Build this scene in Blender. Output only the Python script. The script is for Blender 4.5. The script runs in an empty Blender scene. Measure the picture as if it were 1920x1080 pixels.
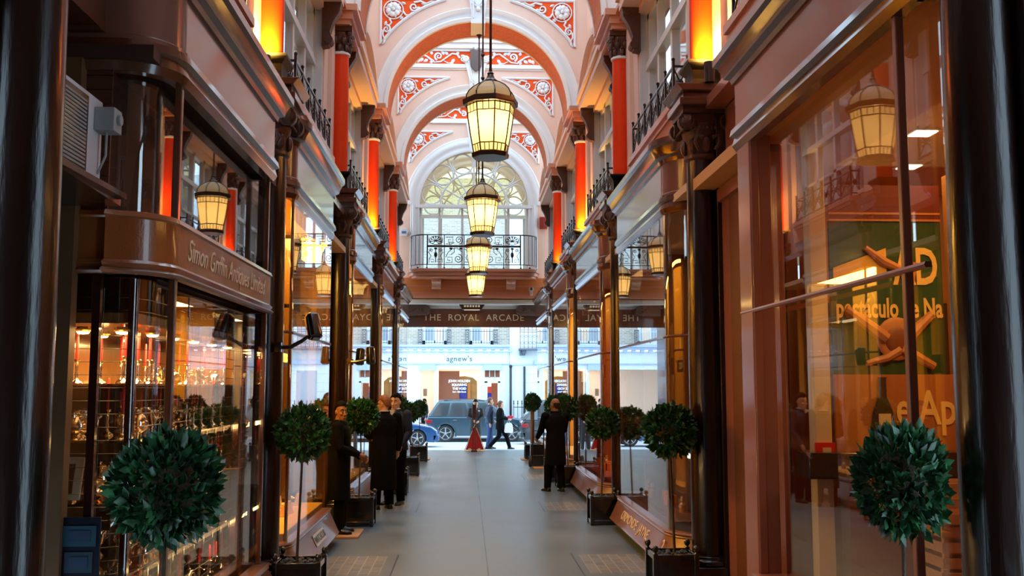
import bpy, bmesh, math, random
from mathutils import Vector, Matrix
PI = math.pi
sc = bpy.context.scene
COL = sc.collection
R = math.radians
rnd = random.Random(7)

# ------------------------------------------------------------------ materials
MATS = {}
def nodes_of(m):
    m.use_nodes = True
    nt = m.node_tree
    return nt, nt.nodes, nt.links

def mat(name, col, rough=.5, metal=0, coat=0, var=0, vscale=6, bump=0, bscale=30, emit=None, es=0, spec=.5, rvar=0, stretch=None):
    if name in MATS: return MATS[name]
    m = bpy.data.materials.new(name); nt, N, L = nodes_of(m)
    b = N['Principled BSDF']
    c = (*col, 1)
    b.inputs['Base Color'].default_value = c
    b.inputs['Roughness'].default_value = rough
    b.inputs['Metallic'].default_value = metal
    b.inputs['Coat Weight'].default_value = coat
    b.inputs['Coat Roughness'].default_value = .08
    b.inputs['Specular IOR Level'].default_value = spec
    tc = N.new('ShaderNodeTexCoord')
    src = tc.outputs['Object']
    if stretch:
        mp = N.new('ShaderNodeMapping'); mp.inputs['Scale'].default_value = stretch
        L.new(src, mp.inputs['Vector']); src = mp.outputs['Vector']
    if var or rvar:
        n = N.new('ShaderNodeTexNoise'); n.inputs['Scale'].default_value = vscale; n.inputs['Detail'].default_value = 5
        L.new(src, n.inputs['Vector'])
        if var:
            mx = N.new('ShaderNodeMix'); mx.data_type = 'RGBA'
            mx.inputs[6].default_value = tuple(max(0, x*(1-var)) for x in col)+(1,)
            mx.inputs[7].default_value = tuple(min(1, x*(1+var)) for x in col)+(1,)
            L.new(n.outputs['Fac'], mx.inputs[0]); L.new(mx.outputs[2], b.inputs['Base Color'])
        if rvar:
            mr = N.new('ShaderNodeMapRange'); mr.inputs[1].default_value = .3; mr.inputs[2].default_value = .7
            mr.inputs[3].default_value = max(0.02, rough-rvar); mr.inputs[4].default_value = min(1, rough+rvar)
            L.new(n.outputs['Fac'], mr.inputs[0]); L.new(mr.outputs[0], b.inputs['Roughness'])
    if bump:
        n2 = N.new('ShaderNodeTexNoise'); n2.inputs['Scale'].default_value = bscale; n2.inputs['Detail'].default_value = 4
        bp = N.new('ShaderNodeBump'); bp.inputs['Strength'].default_value = bump; bp.inputs['Distance'].default_value = .02
        L.new(src, n2.inputs['Vector']); L.new(n2.outputs['Fac'], bp.inputs['Height']); L.new(bp.outputs[0], b.inputs['Normal'])
    if emit:
        b.inputs['Emission Color'].default_value = (*emit, 1); b.inputs['Emission Strength'].default_value = es
    MATS[name] = m
    return m

def glass_mat(name, F0=.045, tint=(1, 1, 1), rough=0.0):
    """thin pane: clear, with the mirror share growing towards grazing view (Schlick)"""
    m = bpy.data.materials.new(name); nt, N, L = nodes_of(m)
    N.remove(N['Principled BSDF']); out = N['Material Output']
    t = N.new('ShaderNodeBsdfTransparent'); t.inputs[0].default_value = (*tint, 1)
    g = N.new('ShaderNodeBsdfGlossy'); g.inputs['Roughness'].default_value = rough; g.inputs[0].default_value = (1, 1, 1, 1)
    ge = N.new('ShaderNodeNewGeometry'); dp = N.new('ShaderNodeVectorMath'); dp.operation = 'DOT_PRODUCT'
    L.new(ge.outputs['Incoming'], dp.inputs[0]); L.new(ge.outputs['Normal'], dp.inputs[1])
    def mt(op, a, b=None):
        n = N.new('ShaderNodeMath'); n.operation = op
        for i, v in enumerate((a, b)):
            if v is None: continue
            if isinstance(v, (int, float)): n.inputs[i].default_value = v
            else: L.new(v, n.inputs[i])
        return n.outputs[0]
    c = mt('ABSOLUTE', dp.outputs['Value']); f = mt('POWER', mt('SUBTRACT', 1.0, c), 5.0); f = mt('ADD', mt('MULTIPLY', f, 1-F0), F0)
    mx = N.new('ShaderNodeMixShader')
    L.new(f, mx.inputs[0]); L.new(t.outputs[0], mx.inputs[1]); L.new(g.outputs[0], mx.inputs[2])
    L.new(mx.outputs[0], out.inputs[0]); MATS[name] = m
    return m

GLASS = glass_mat('shop_glass', .085)
SKYGLASS = glass_mat('skylight_glass', .02, (.97, .99, 1))
CARGLASS = mat('car_glass', (.02, .035, .045), .03, 0, 1)
MAHOG = mat('dark_mahogany', (.035, .009, .005), .2, 0, .9, .35, 3, .12, 9, stretch=(6, 6, .7))
COLBLK = mat('near_black_polished_wood', (.012, .004, .003), .26, 0, .2, .35, 3, .15, 7, stretch=(5, 5, .7))
FASC = mat('fascia_paint', (.22, .095, .068), .2, 0, .7, .06, 3, .03, 12)
FASCB = mat('brown_gloss_paint', (.11, .034, .015), .22, 0, .7, .1, 4, .03, 12)
SIGNB = mat('sign_brown', (.32, .09, .02), .25, 0, .8, .1, 4, .12, 90)
PINK = mat('pink_plaster', (.86, .60, .49), .75, 0, 0, .05, 2, .05, 40)
PINKD = mat('pink_gloss', (.62, .27, .16), .35, 0, .3, .06, 2, .04, 30)
WHITE = mat('white_plaster', (.84, .86, .88), .55, 0, 0, .04, 5, .04, 60)
WPAINT = mat('white_paint', (.74, .76, .76), .35, 0, .2, .03, 5)
REDCOL = mat('red_column_scagliola', (.90, .055, .006), .38, 0, .05, .10, 3, 0, spec=.2)
ORANGE = mat('orange_paint', (.90, .10, .012), .6, 0, 0, .08, 4, 0, spec=.2)
SOFFIT = mat('soffit_leaf_relief', (.68, .17, .04), .6, 0, 0, .4, 14, .8, 18)
BRONZE = mat('dark_bronze', (.045, .018, .012), .35, .5, .4, .3, 6, .1, 40)
IRON = mat('black_iron', (.012, .013, .015), .35, .4, .3)
BLACK = mat('black_gloss', (.008, .008, .010), .18, 0, .8, .2, 5, .04, 30)
CAPB = mat('carved_capital_brown', (.075, .024, .012), .5, 0, .15, .4, 9, .5, 45)
GOLD = mat('gold_leaf', (.85, .55, .18), .3, .8, 0, .1, 10)
GOLDTXT = mat('cream_gold_lettering', (.90, .72, .48), .4, .1)
WHITETXT = mat('white_lettering', (.9, .9, .88), .5)
BRASS = mat('brass', (.75, .45, .15), .25, .9, 0, .1, 10)
CHROME = mat('chrome', (.75, .76, .78), .12, 1)
SILVER = mat('polished_silver', (.92, .80, .60), .1, 1, 0, .1, 20)
WOODL = mat('pale_wood', (.55, .30, .13), .5, 0, 0, .2, 5, .1, 20, stretch=(1, 8, 8))
CREAM = mat('cream_paint', (.78, .58, .32), .6, 0, 0, .05, 3)
BARK = mat('bark', (.075, .05, .03), .8, 0, 0, .4, 20, .6, 60)
SOIL = mat('planter_pebbles', (.05, .06, .065), .6, 0, 0, .7, 40, 1, 60)
RUBBER = mat('rubber', (.02, .02, .022), .7)
SKIN = mat('skin', (.52, .27, .17), .5, 0, 0, .08, 9)
SKINP = mat('pale_skin', (.68, .38, .27), .5, 0, 0, .08, 9)
SKIND = mat('tan_skin', (.27, .12, .065), .5, 0, 0, .08, 9)
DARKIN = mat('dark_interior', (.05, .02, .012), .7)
DARKWOOD = mat('interior_brown_wood', (.16, .055, .022), .45, 0, .2, .25, 5, .1, 20, stretch=(1, 1, 8))

def leaf_mat():
    m = bpy.data.materials.new('bay_leaf'); nt, N, L = nodes_of(m); b = N['Principled BSDF']
    tc = N.new('ShaderNodeTexCoord'); n = N.new('ShaderNodeTexNoise'); n.inputs['Scale'].default_value = 11
    r = N.new('ShaderNodeValToRGB'); e = r.color_ramp.elements
    e[0].position = .35; e[0].color = (.008, .04, .02, 1); e[1].position = .68; e[1].color = (.03, .16, .05, 1)
    L.new(tc.outputs['Object'], n.inputs['Vector']); L.new(n.outputs['Fac'], r.inputs[0]); L.new(r.outputs[0], b.inputs['Base Color'])
    b.inputs['Roughness'].default_value = .42; b.inputs['Coat Weight'].default_value = .06
    MATS['bay_leaf'] = m
    return m
LEAF = leaf_mat()

# ------------------------------------------------------------------ objects
ROOTLOC = {}
def tag(o, label=None, cat=None, group=None, kind=None):
    if label: o['label'] = label
    if cat: o['category'] = cat
    if group: o['group'] = group
    if kind: o['kind'] = kind
    return o

def thing(name, label, cat, loc=(0, 0, 0), group=None, rz=0, local=False):
    o = bpy.data.objects.new(name, None); COL.objects.link(o)
    o.location = loc; o.rotation_euler = (0, 0, rz); o.empty_display_size = .1
    if not local: ROOTLOC[o.name] = Vector(loc)
    return tag(o, label, cat, group)

def rootloc(o):
    while o is not None:
        if o.name in ROOTLOC: return ROOTLOC[o.name]
        o = o.parent
    return Vector((0, 0, 0))

def copy_tree(o, parent=None):
    c = o.copy(); COL.objects.link(c)
    if parent is not None: c.parent = parent
    for ch in list(o.children): copy_tree(ch, c)
    return c

class MB:
    def __init__(s): s.v = []; s.f = []; s.M = None
    def add(s, vs, fs):
        k = len(s.v)
        if s.M is not None: vs = [s.M @ Vector(p) for p in vs]
        s.v += [tuple(p) for p in vs]; s.f += [tuple(i+k for i in f) for f in fs]; return s
    def box(s, x0, x1, y0, y1, z0, z1):
        v = [(x, y, z) for z in (z0, z1) for y in (y0, y1) for x in (x0, x1)]
        return s.add(v, [(0, 1, 3, 2), (4, 6, 7, 5), (0, 4, 5, 1), (2, 3, 7, 6), (0, 2, 6, 4), (1, 5, 7, 3)])
    def cbox(s, c, d, rz=0, rx=0):
        M0 = Matrix.Translation(c) @ Matrix.Rotation(rz, 4, 'Z') @ Matrix.Rotation(rx, 4, 'X')
        v = [M0 @ Vector((x*d[0]/2, y*d[1]/2, z*d[2]/2)) for z in (-1, 1) for y in (-1, 1) for x in (-1, 1)]
        return s.add(v, [(0, 1, 3, 2), (4, 6, 7, 5), (0, 4, 5, 1), (2, 3, 7, 6), (0, 2, 6, 4), (1, 5, 7, 3)])
    def quad(s, a, b, c, d): return s.add([a, b, c, d], [(0, 1, 2, 3)])
    def rings(s, rings, cap=True, closed=True):
        n = len(rings[0]); v = [p for r in rings for p in r]; f = []
        for i in range(len(rings)-1):
            for j in range(n if closed else n-1):
                a = i*n+j; b = i*n+(j+1) % n
                f.append((a, b, b+n, a+n))
        if cap and closed: f.append(tuple(range(n))[::-1]); f.append(tuple(range((len(rings)-1)*n, len(rings)*n)))
        return s.add(v, f)
    def lathe(s, prof, c=(0, 0, 0), seg=24, sx=1, sy=1, a0=0, a1=2*PI):
        full = abs(a1-a0-2*PI) < 1e-6
        n = seg if full else seg+1
        rr = []
        for r, z in prof:
            rr.append([(c[0]+r*sx*math.cos(a0+(a1-a0)*k/seg), c[1]+r*sy*math.sin(a0+(a1-a0)*k/seg), c[2]+z) for k in range(n)])
        return s.rings(rr, True, full)
    def cyl(s, p0, p1, r0, r1=None, seg=12):
        r1 = r0 if r1 is None else r1
        return s.tube([p0, p1], [r0, r1], seg)
    def tube(s, pts, r, seg=8, closed=False):
        pts = [Vector(p) for p in pts]; n = len(pts)
        rs = r if isinstance(r, (list, tuple)) else [r]*n
        rr = []; prev = None
        for i, p in enumerate(pts):
            if closed: d = pts[(i+1) % n]-pts[i-1]
            else: d = pts[min(i+1, n-1)]-pts[max(i-1, 0)]
            if d.length < 1e-9: d = Vector((0, 0, 1))
            d.normalize()
            if prev is None:
                up = Vector((0, 0, 1)) if abs(d.z) < .9 else Vector((1, 0, 0))
                a = d.cross(up).normalized()
            else:
                a = (prev-d*prev.dot(d))
                a = a.normalized() if a.length > 1e-6 else d.orthogonal().normalized()
            prev = a; b = d.cross(a)
            rr.append([p+a*math.cos(2*PI*k/seg)*rs[i]+b*math.sin(2*PI*k/seg)*rs[i] for k in range(seg)])
        if closed:
            rr.append(rr[0]); return s.rings(rr, False)
        return s.rings(rr)
    def ball(s, c, r, seg=12, rn=8):
        if not isinstance(r, (list, tuple)): r = (r, r, r)
        rr = []
        for i in range(rn+1):
            t = PI*i/rn; k = max(math.sin(t), .001)
            rr.append([(c[0]+r[0]*k*math.cos(2*PI*j/seg), c[1]+r[1]*k*math.sin(2*PI*j/seg), c[2]-r[2]*math.cos(t)) for j in range(seg)])
        return s.rings(rr)
    def prism(s, poly, axis, a0, a1):
        # poly in the two other axes, extruded along axis ('x','y','z')
        def mk(u, v, w):
            return {'x': (w, u, v), 'y': (u, w, v), 'z': (u, v, w)}[axis]
        n = len(poly)
        v = [mk(u, w, a0) for u, w in poly]+[mk(u, w, a1) for u, w in poly]
        f = [tuple(range(n))[::-1], tuple(range(n, 2*n))]+[(i, (i+1) % n, (i+1) % n+n, i+n) for i in range(n)]
        return s.add(v, f)
    def sweep(s, path, prof, side=1, closed_prof=True, z=0, caps=True):
        # path: plan points (x,y); prof: (outward, z); outward = side * left normal
        n = len(path); rr = []
        for i in range(n):
            p = Vector(path[i]).to_2d()
            d0 = (Vector(path[i])-Vector(path[i-1])).normalized() if i > 0 else None
            d1 = (Vector(path[i+1])-Vector(path[i])).normalized() if i < n-1 else None
            d0 = d0 or d1; d1 = d1 or d0
            n0 = Vector((-d0.y, d0.x)); n1 = Vector((-d1.y, d1.x)); nn = (n0+n1).normalized()
            k = 1/max(.35, nn.dot(n0))
            nn = nn*k*side
            rr.append([(p.x+nn.x*o, p.y+nn.y*o, zz+z) for o, zz in prof])
        return s.rings(rr, caps, closed_prof)
    def build(s, name, m, parent=None, smooth=True, world=True, bevel=0, ang=.6):
        me = bpy.data.meshes.new(name)
        off = rootloc(parent) if (parent is not None and world) else Vector((0, 0, 0))
        vs = [(x-off.x, y-off.y, z-off.z) for x, y, z in s.v] if off.length > 0 else s.v
        me.from_pydata(vs, [], s.f)
        bm = bmesh.new(); bm.from_mesh(me); bmesh.ops.recalc_face_normals(bm, faces=bm.faces)
        bm.to_mesh(me); bm.free()
        if smooth:
            me.polygons.foreach_set('use_smooth', [True]*len(me.polygons)); me.set_sharp_from_angle(angle=ang)
        if m is not None: me.materials.append(m)
        o = bpy.data.objects.new(name, me); COL.objects.link(o)
        if parent is not None: o.parent = parent
        if bevel:
            b = o.modifiers.new('b', 'BEVEL'); b.width = bevel; b.segments = 2; b.limit_method = 'ANGLE'
        return o

def struct(name, mb, m, parent=None, **k):
    o = mb.build(name, m, parent, **k)
    if parent is None: o['kind'] = 'structure'
    return o

def text(name, body, size, m, parent, loc, rot, ext=.004, xs=1.0, shear=0, align='CENTER', spacing=1.0, world=True, bold=0):
    cu = bpy.data.curves.new(name, 'FONT'); cu.body = body; cu.size = size; cu.extrude = ext
    cu.align_x = align; cu.align_y = 'CENTER'; cu.shear = shear; cu.space_character = spacing; cu.offset = bold
    cu.resolution_u = 3
    t = bpy.data.objects.new(name+'_tmp', cu); COL.objects.link(t)
    dg = bpy.context.evaluated_depsgraph_get(); dg.update()
    me = bpy.data.meshes.new_from_object(t.evaluated_get(dg)); me.name = name
    bpy.data.objects.remove(t)
    bpy.data.curves.remove(cu)
    M = Matrix.Translation(loc) @ rot.to_4x4() @ Matrix.Diagonal((xs, 1, 1, 1))
    if world and parent is not None: M = Matrix.Translation(-rootloc(parent)) @ M
    me.transform(M); me.materials.clear(); me.materials.append(m)
    o = bpy.data.objects.new(name, me); COL.objects.link(o)
    if parent is not None: o.parent = parent
    return o

def basis(xdir, ydir):
    x = Vector(xdir).normalized(); y = Vector(ydir).normalized(); z = x.cross(y).normalized(); y = z.cross(x)
    return Matrix((x, y, z)).transposed()

def mirror(path, sx): return [(sx*x, y) for x, y in path]
def arc(cx, cy, r, a0, a1, n=8): return [(cx+r*math.cos(R(a0+(a1-a0)*k/n)), cy+r*math.sin(R(a0+(a1-a0)*k/n))) for k in range(n+1)]
def spiral(cx, cz, r0, turns, a0, sgn=1, n=28, rmin=.12):
    return [(cx+r0*(1-(1-rmin)*k/n)*math.cos(a0+sgn*turns*2*PI*k/n), cz+r0*(1-(1-rmin)*k/n)*math.sin(a0+sgn*turns*2*PI*k/n)) for k in range(n+1)]

D = [4.2, 9.39, 14.58, 19.76, 24.95]
S = 5.187
WALLY = 30.13
ORD = ['nearest', 'second', 'third', 'fourth', 'farthest']
SIDE = {-1: 'left', 1: 'right'}
# ------------------------------------------------------------------ floor
def floor_mat():
    m = bpy.data.materials.new('arcade_paving'); nt, N, L = nodes_of(m); b = N['Principled BSDF']
    def math_(op, a, bb=None, clamp=False):
        n = N.new('ShaderNodeMath'); n.operation = op; n.use_clamp = clamp
        for i, v in enumerate((a, bb)):
            if v is None: continue
            if isinstance(v, (int, float)): n.inputs[i].default_value = v
            else: L.new(v, n.inputs[i])
        return n.outputs[0]
    g = N.new('ShaderNodeNewGeometry'); sx = N.new('ShaderNodeSeparateXYZ'); L.new(g.outputs['Position'], sx.inputs[0])
    X, Y = sx.outputs[0], sx.outputs[1]
    def line(c, at, w): return math_('LESS_THAN', math_('ABSOLUTE', math_('SUBTRACT', c, at)), w)
    def between(c, a, z): return math_('MULTIPLY', math_('GREATER_THAN', c, a), math_('LESS_THAN', c, z))
    n1 = N.new('ShaderNodeTexNoise'); n1.inputs['Scale'].default_value = .9; n1.inputs['Detail'].default_value = 6
    n2 = N.new('ShaderNodeTexNoise'); n2.inputs['Scale'].default_value = 40; n2.inputs['Detail'].default_value = 3
    L.new(g.outputs['Position'], n1.inputs['Vector']); L.new(g.outputs['Position'], n2.inputs['Vector'])
    r = N.new('ShaderNodeValToRGB'); e = r.color_ramp.elements
    e[0].position = .3; e[0].color = (.10, .135, .165, 1); e[1].position = .7; e[1].color = (.155, .20, .24, 1)
    L.new(n1.outputs['Fac'], r.inputs[0])
    # joints: the middle joint, cross joints at each bay, border joints beside the paver bands
    j = line(X, .03, .006)
    wy = math_('MODULO', math_('ADD', Y, 5.187*4-9.05), 5.187)
    jn = math_('MULTIPLY', line(wy, 0, .008), between(X, -2.6, 2.6))
    j = math_('MAXIMUM', j, jn)
    band = between(wy, 1.15, 2.55)
    bx = math_('MAXIMUM', line(X, -.98, .008), line(X, 1.02, .008)); j = math_('MAXIMUM', j, math_('MULTIPLY', bx, band))
    ax = math_('ABSOLUTE', X)
    br = N.new('ShaderNodeTexBrick'); mp = N.new('ShaderNodeMapping'); mp.inputs['Rotation'].default_value = (0, 0, R(90))
    L.new(g.outputs['Position'], mp.inputs['Vector']); L.new(mp.outputs[0], br.inputs['Vector'])
    br.inputs['Scale'].default_value = 1; br.inputs['Brick Width'].default_value = .22; br.inputs['Row Height'].default_value = .11
    br.inputs['Mortar Size'].default_value = .007; br.inputs['Color1'].default_value = (.15, .165, .17, 1); br.inputs['Color2'].default_value = (.23, .23, .22, 1)
    br.inputs['Mortar'].default_value = (.34, .33, .30, 1)
    pm = math_('MULTIPLY', between(wy, 1.3, 2.45), between(ax, 1.1, 1.9))
    mx = N.new('ShaderNodeMix'); mx.data_type = 'RGBA'; L.new(pm, mx.inputs[0]); L.new(r.outputs[0], mx.inputs[6]); L.new(br.outputs[0], mx.inputs[7])
    mj = N.new('ShaderNodeMix'); mj.data_type = 'RGBA'; L.new(j, mj.inputs[0]); L.new(mx.outputs[2], mj.inputs[6]); mj.inputs[7].default_value = (.03, .035, .04, 1)
    L.new(mj.outputs[2], b.inputs['Base Color'])
    rr = math_('ADD', math_('MULTIPLY', n1.outputs['Fac'], .25), .22); L.new(rr, b.inputs['Roughness'])
    bp = N.new('ShaderNodeBump'); bp.inputs['Strength'].default_value = .12; bp.inputs['Distance'].default_value = .003
    L.new(n2.outputs['Fac'], bp.inputs['Height']); L.new(bp.outputs[0], b.inputs['Normal'])
    b.inputs['Specular IOR Level'].default_value = .45
    return m
struct('floor', MB().box(-2.3, 2.3, -3, 30.45, -.15, 0), floor_mat())
struct('floor_threshold', MB().box(-2.3, 2.3, 30.45, 31.4, -.22, -.06).box(-2.3, 2.3, 31.4, 32.6, -.34, -.14), mat('pale_paving', (.5, .52, .54), .6, var=.08, bump=.1))

# ------------------------------------------------------------------ side walls with window openings
def upper_wall(sx):
    m = MB(); m.M = Matrix.Scale(-1, 4, (1, 0, 0)) if sx < 0 else None
    xa, xb = 2.28, 2.7
    ys = [(d, d+S) for d in [D[0]-S]+D]
    for a, b in ys:
        m.box(xa, xb, a-.45, a+1.05, 4.62, 10.24)                # pier
        m.box(xa, xb, a+1.05, a+4.4, 4.62, 5.15)
        m.box(xa, xb, a+1.05, a+4.4, 7.35, 8.65)
        m.box(xa, xb, a+1.05, a+1.7, 8.65, 9.95); m.box(xa, xb, a+3.75, a+4.4, 8.65, 9.95)
        m.box(xa, xb, a+1.05, a+4.4, 9.95, 10.24)
        m.box(xa, xb, a+4.4, b-.45, 4.62, 10.24)
        m.box(2.22, xa+.01, a-.42, a+.98, 5.12, 7.42)            # pilaster behind the column
    return struct('wall_'+SIDE[sx], m, PINK)
for sx in (-1, 1):
    w = upper_wall(sx)
    m = MB(); m.M = Matrix.Scale(-1, 4, (1, 0, 0)) if sx < 0 else None
    for a in [D[0]-S]+D:
        m.box(2.15, 2.3, a-.5, a+5.2-.5, 7.46, 7.5); m.box(2.1, 2.3, a-.5, a+4.69, 7.5, 7.6); m.box(2.04, 2.3, a-.5, a+4.69, 7.6, 7.68)
        m.box(1.99, 2.3, a-.24, a+.97, 7.38, 7.46); m.box(1.95, 2.3, a-.26, a+.99, 7.46, 7.58); m.box(1.88, 2.3, a-.3, a+1.03, 7.58, 7.68)
    struct('trim_cornice_'+SIDE[sx], m, PINKD)
    m = MB(); m.M = Matrix.Scale(-1, 4, (1, 0, 0)) if sx < 0 else None
    m.box(2.2, 2.32, 4.2-S, 30.13, 10.24, 10.34); m.box(2.24, 2.7, 4.2-S, 32.4, 10.7, 10.82); m.box(2.12, 2.7, 4.2-S, 32.4, 10.82, 11.02)
    struct('trim_eaves_'+SIDE[sx], m, WHITE)
    m = MB(); m.M = Matrix.Scale(-1, 4, (1, 0, 0)) if sx < 0 else None
    m.box(2.27, 2.7, 4.2-S, 32.4, 10.34, 10.7)
    struct('trim_frieze_'+SIDE[sx], m, ORANGE)

m = MB(); m.box(-2.7, 2.7, -4.1, -4.0, -.1, 4.7); m.box(-2.5, -2.3, -4, 3.3, 0, 4.7); m.box(2.3, 2.5, -4, 2.7, 0, 4.7)
struct('wall_back', m, DARKWOOD)
struct('ceiling_back_lobby', MB().box(-2.7, 2.7, -4.1, 3.7, 4.62, 4.8).box(-2.7, 2.7, 3.6, 3.8, 4.62, 5.4), PINKD)
struct('wall_upper_sky_block', MB().box(-2.7, 2.7, 3.8, 3.9, 4.8, 13.3), PINK)  # unseen wall set forward to keep skylight off the near end
# windows of the upper storeys
wn = [0]
DARKROOM = mat('dim_room', (.25, .22, .2), .8)
def upper_window(sx, a):
    wn[0] += 1
    M = Matrix.Scale(-1, 4, (1, 0, 0)) if sx < 0 else None
    root = bpy.data.objects.new('window_%d' % wn[0], None); COL.objects.link(root); root.location = (sx*2.5, a+2.7, 5.15)
    ROOTLOC[root.name] = Vector(root.location); root['kind'] = 'structure'
    m = MB(); m.M = M
    x0, x1 = 2.42, 2.52; y0, y1, z0, z1 = a+1.05, a+4.4, 5.15, 7.35
    m.box(2.30, x1, y0, y0+.06, z0, z1); m.box(2.30, x1, y1-.06, y1, z0, z1)     # boarded reveals
    m.box(2.24, x1, y0, y1, z0, z0+.07); m.box(x0, x1, y0, y1, z1-.09, z1)
    for f in (0, .22, .5, .78, 1):
        c = y0+.11+(y1-y0-.22)*f; m.box(x0, x1, c-.055, c+.055, z0, z1)
    m.box(x0-.03, x1, y0, y1, 6.52, 6.62); m.box(x0, x1, y0, y1, 5.85, 5.9)
    m.build('window_frame', WPAINT, root)
    g = MB(); g.M = M; g.box(2.47, 2.476, y0, y1, z0, z1); g.build('pane', SKYGLASS, root)
    b = MB(); b.M = M; b.box(2.95, 3.0, y0-.3, y1+.3, z0-.3, z1+.3); b.box(2.7, 2.95, y0-.3, y0-.25, z0, z1); b.build('room_behind', DARKROOM, root)
    # upper tier
    m = MB(); m.M = M; y0, y1, z0, z1 = a+1.7, a+3.75, 8.65, 9.95
    m.box(2.30, x1, y0, y0+.08, z0, z1); m.box(2.30, x1, y1-.08, y1, z0, z1); m.box(2.2, x1, y0-.1, y1+.1, z0-.06, z0+.05); m.box(2.3, x1, y0, y1, z1-.08, z1)
    m.box(x0, x1, (y0+y1)/2-.04, (y0+y1)/2+.04, z0, z1); m.box(x0, x1, y0, y1, 9.25, 9.31)
    for f in (.25, .75): c = y0+(y1-y0)*f; m.box(x0, x1, c-.02, c+.02, z0, z1)
    m.build('window_frame', WPAINT, root)
    g = MB(); g.M = M; g.box(2.47, 2.476, y0, y1, z0, z1); g.build('pane', SKYGLASS, root)
    b = MB(); b.M = M; b.box(2.95, 3.0, y0-.3, y1+.3, z0-.3, z1+.3); b.build('room_behind', DARKROOM, root)
    # segmental hood on dark corbels
    h = MB(); h.M = M
    yc = a+2.72; hw = 1.72
    h.box(2.02, 2.3, yc-hw, yc+hw, 7.44, 7.6); h.box(1.97, 2.3, yc-hw-.05, yc+hw+.05, 7.6, 7.7)
    Rr = (hw*hw+.62*.62)/(2*.62); cz = 7.7+.62-Rr; am = math.asin(hw/Rr)
    for r0, r1, xx in ((Rr-.1, Rr+.02, 1.98), (Rr-.24, Rr-.1, 2.08), (Rr-.42, Rr-.36, 2.16)):
        rr = []
        aa = am if r0 > Rr-.3 else am*.8
        for k in range(17):
            t = -aa+2*aa*k/16
            rr.append([(xx, yc+r0*math.sin(t), max(7.7, cz+r0*math.cos(t))), (xx, yc+r1*math.sin(t), max(7.7, cz+r1*math.cos(t))), (2.3, yc+r1*math.sin(t), max(7.7, cz+r1*math.cos(t))), (2.3, yc+r0*math.sin(t), max(7.7, cz+r0*math.cos(t)))])
        h.rings(rr)
    h.build('hood', PINK, root, ang=.5)
    c = MB(); c.M = M
    for yy in (yc-hw+.12, yc+hw-.12):
        c.prism([(2.3, 6.78), (2.2, 6.8), (2.16, 6.9), (2.19, 7.0), (2.14, 7.15), (2.05, 7.3), (2.03, 7.44), (2.3, 7.44)], 'y', yy-.08, yy+.08)
        c.cyl((2.2, yy-.09, 6.88), (2.2, yy+.09, 6.88), .06, seg=12); c.cyl((2.1, yy-.09, 7.36), (2.1, yy+.09, 7.36), .055, seg=12)
    c.build('corbel', CAPB, root)
    return root
for sx in (-1, 1):
    for a in [D[0]-S]+D: upper_window(sx, a)

# ------------------------------------------------------------------ roof: pitched glazing on white bars
m = MB(); g = MB(); beams = MB()
y0, y1 = 4.2-S, 32.4
for sx in (-1, 1):
    for k in range(int((y1-y0)/.55)+1):
        y = y0+k*.55
        m.tube([(sx*2.65, y, 11.05), (0, y, 13.0)], .022, 4)
    for t in (0, .33, .66):
        m.tube([(sx*2.65*(1-t), y0, 11.05+1.95*t), (sx*2.65*(1-t), y1, 11.05+1.95*t)], .04, 6)
    g.quad((sx*2.65, y0, 11.09), (sx*2.65, y1, 11.09), (0, y1, 13.04), (0, y0, 13.04))
m.tube([(0, y0, 13), (0, y1, 13)], .07, 6)
rf = struct('ceiling_glazing_bars', m, WPAINT)
struct('ceiling_glass', g, SKYGLASS)

# ------------------------------------------------------------------ arches
def arcsweep(mb, cz, prof, a0=0, a1=PI, n=48):
    # prof: (radius, y)
    mb.rings([[(r*math.cos(a0+(a1-a0)*k/n), y, cz+r*math.sin(a0+(a1-a0)*k/n)) for r, y in prof] for k in range(n+1)], True, True)

def archwall(mb, cz, Ri, y0, y1, X, top, n=48):
    rr = []
    for k in range(n+1):
        a = PI*k/n; c, s_ = math.cos(a), math.sin(a)
        t = min(X/abs(c) if abs(c) > 1e-6 else 1e9, (top-cz)/s_ if s_ > 1e-6 else 1e9)
        rr.append([(Ri*c, y0, cz+Ri*s_), (t*c, y0, cz+t*s_), (t*c, y1, cz+t*s_), (Ri*c, y1, cz+Ri*s_)])
    mb.rings(rr, True, True)
    # fill the corners left by the fan
    ac = math.atan2(top-cz, X)
    for s_ in (-1, 1):
        k = min(range(n+1), key=lambda q: abs(PI*q/n-ac))
        pass

def scroll_tubes(mb, pts2, y, r0, r1, seg=6):
    n = len(pts2); mb.tube([(x, y, z) for x, z in pts2], [r0+(r1-r0)*k/(n-1) for k in range(n)], seg)
def leafblob(mb, x, z, y, ang, L, w):
    c, s_ = math.cos(ang), math.sin(ang)
    p = [(0, 0), (.3, .5), (.7, .42), (1, 0), (.7, -.42), (.3, -.5)]
    f = [(x+L*u*c-w*v*s_, y, z+L*u*s_+w*v*c) for u, v in p]
    k = [(x+.5*L*c, y-.035, z+.5*L*s_), (x+.8*L*c, y-.03, z+.8*L*s_)]
    mb.add(f+k, [(0, 1, 6), (1, 2, 7, 6), (2, 3, 7), (3, 4, 7), (4, 5, 6, 7), (5, 0, 6)])

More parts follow.
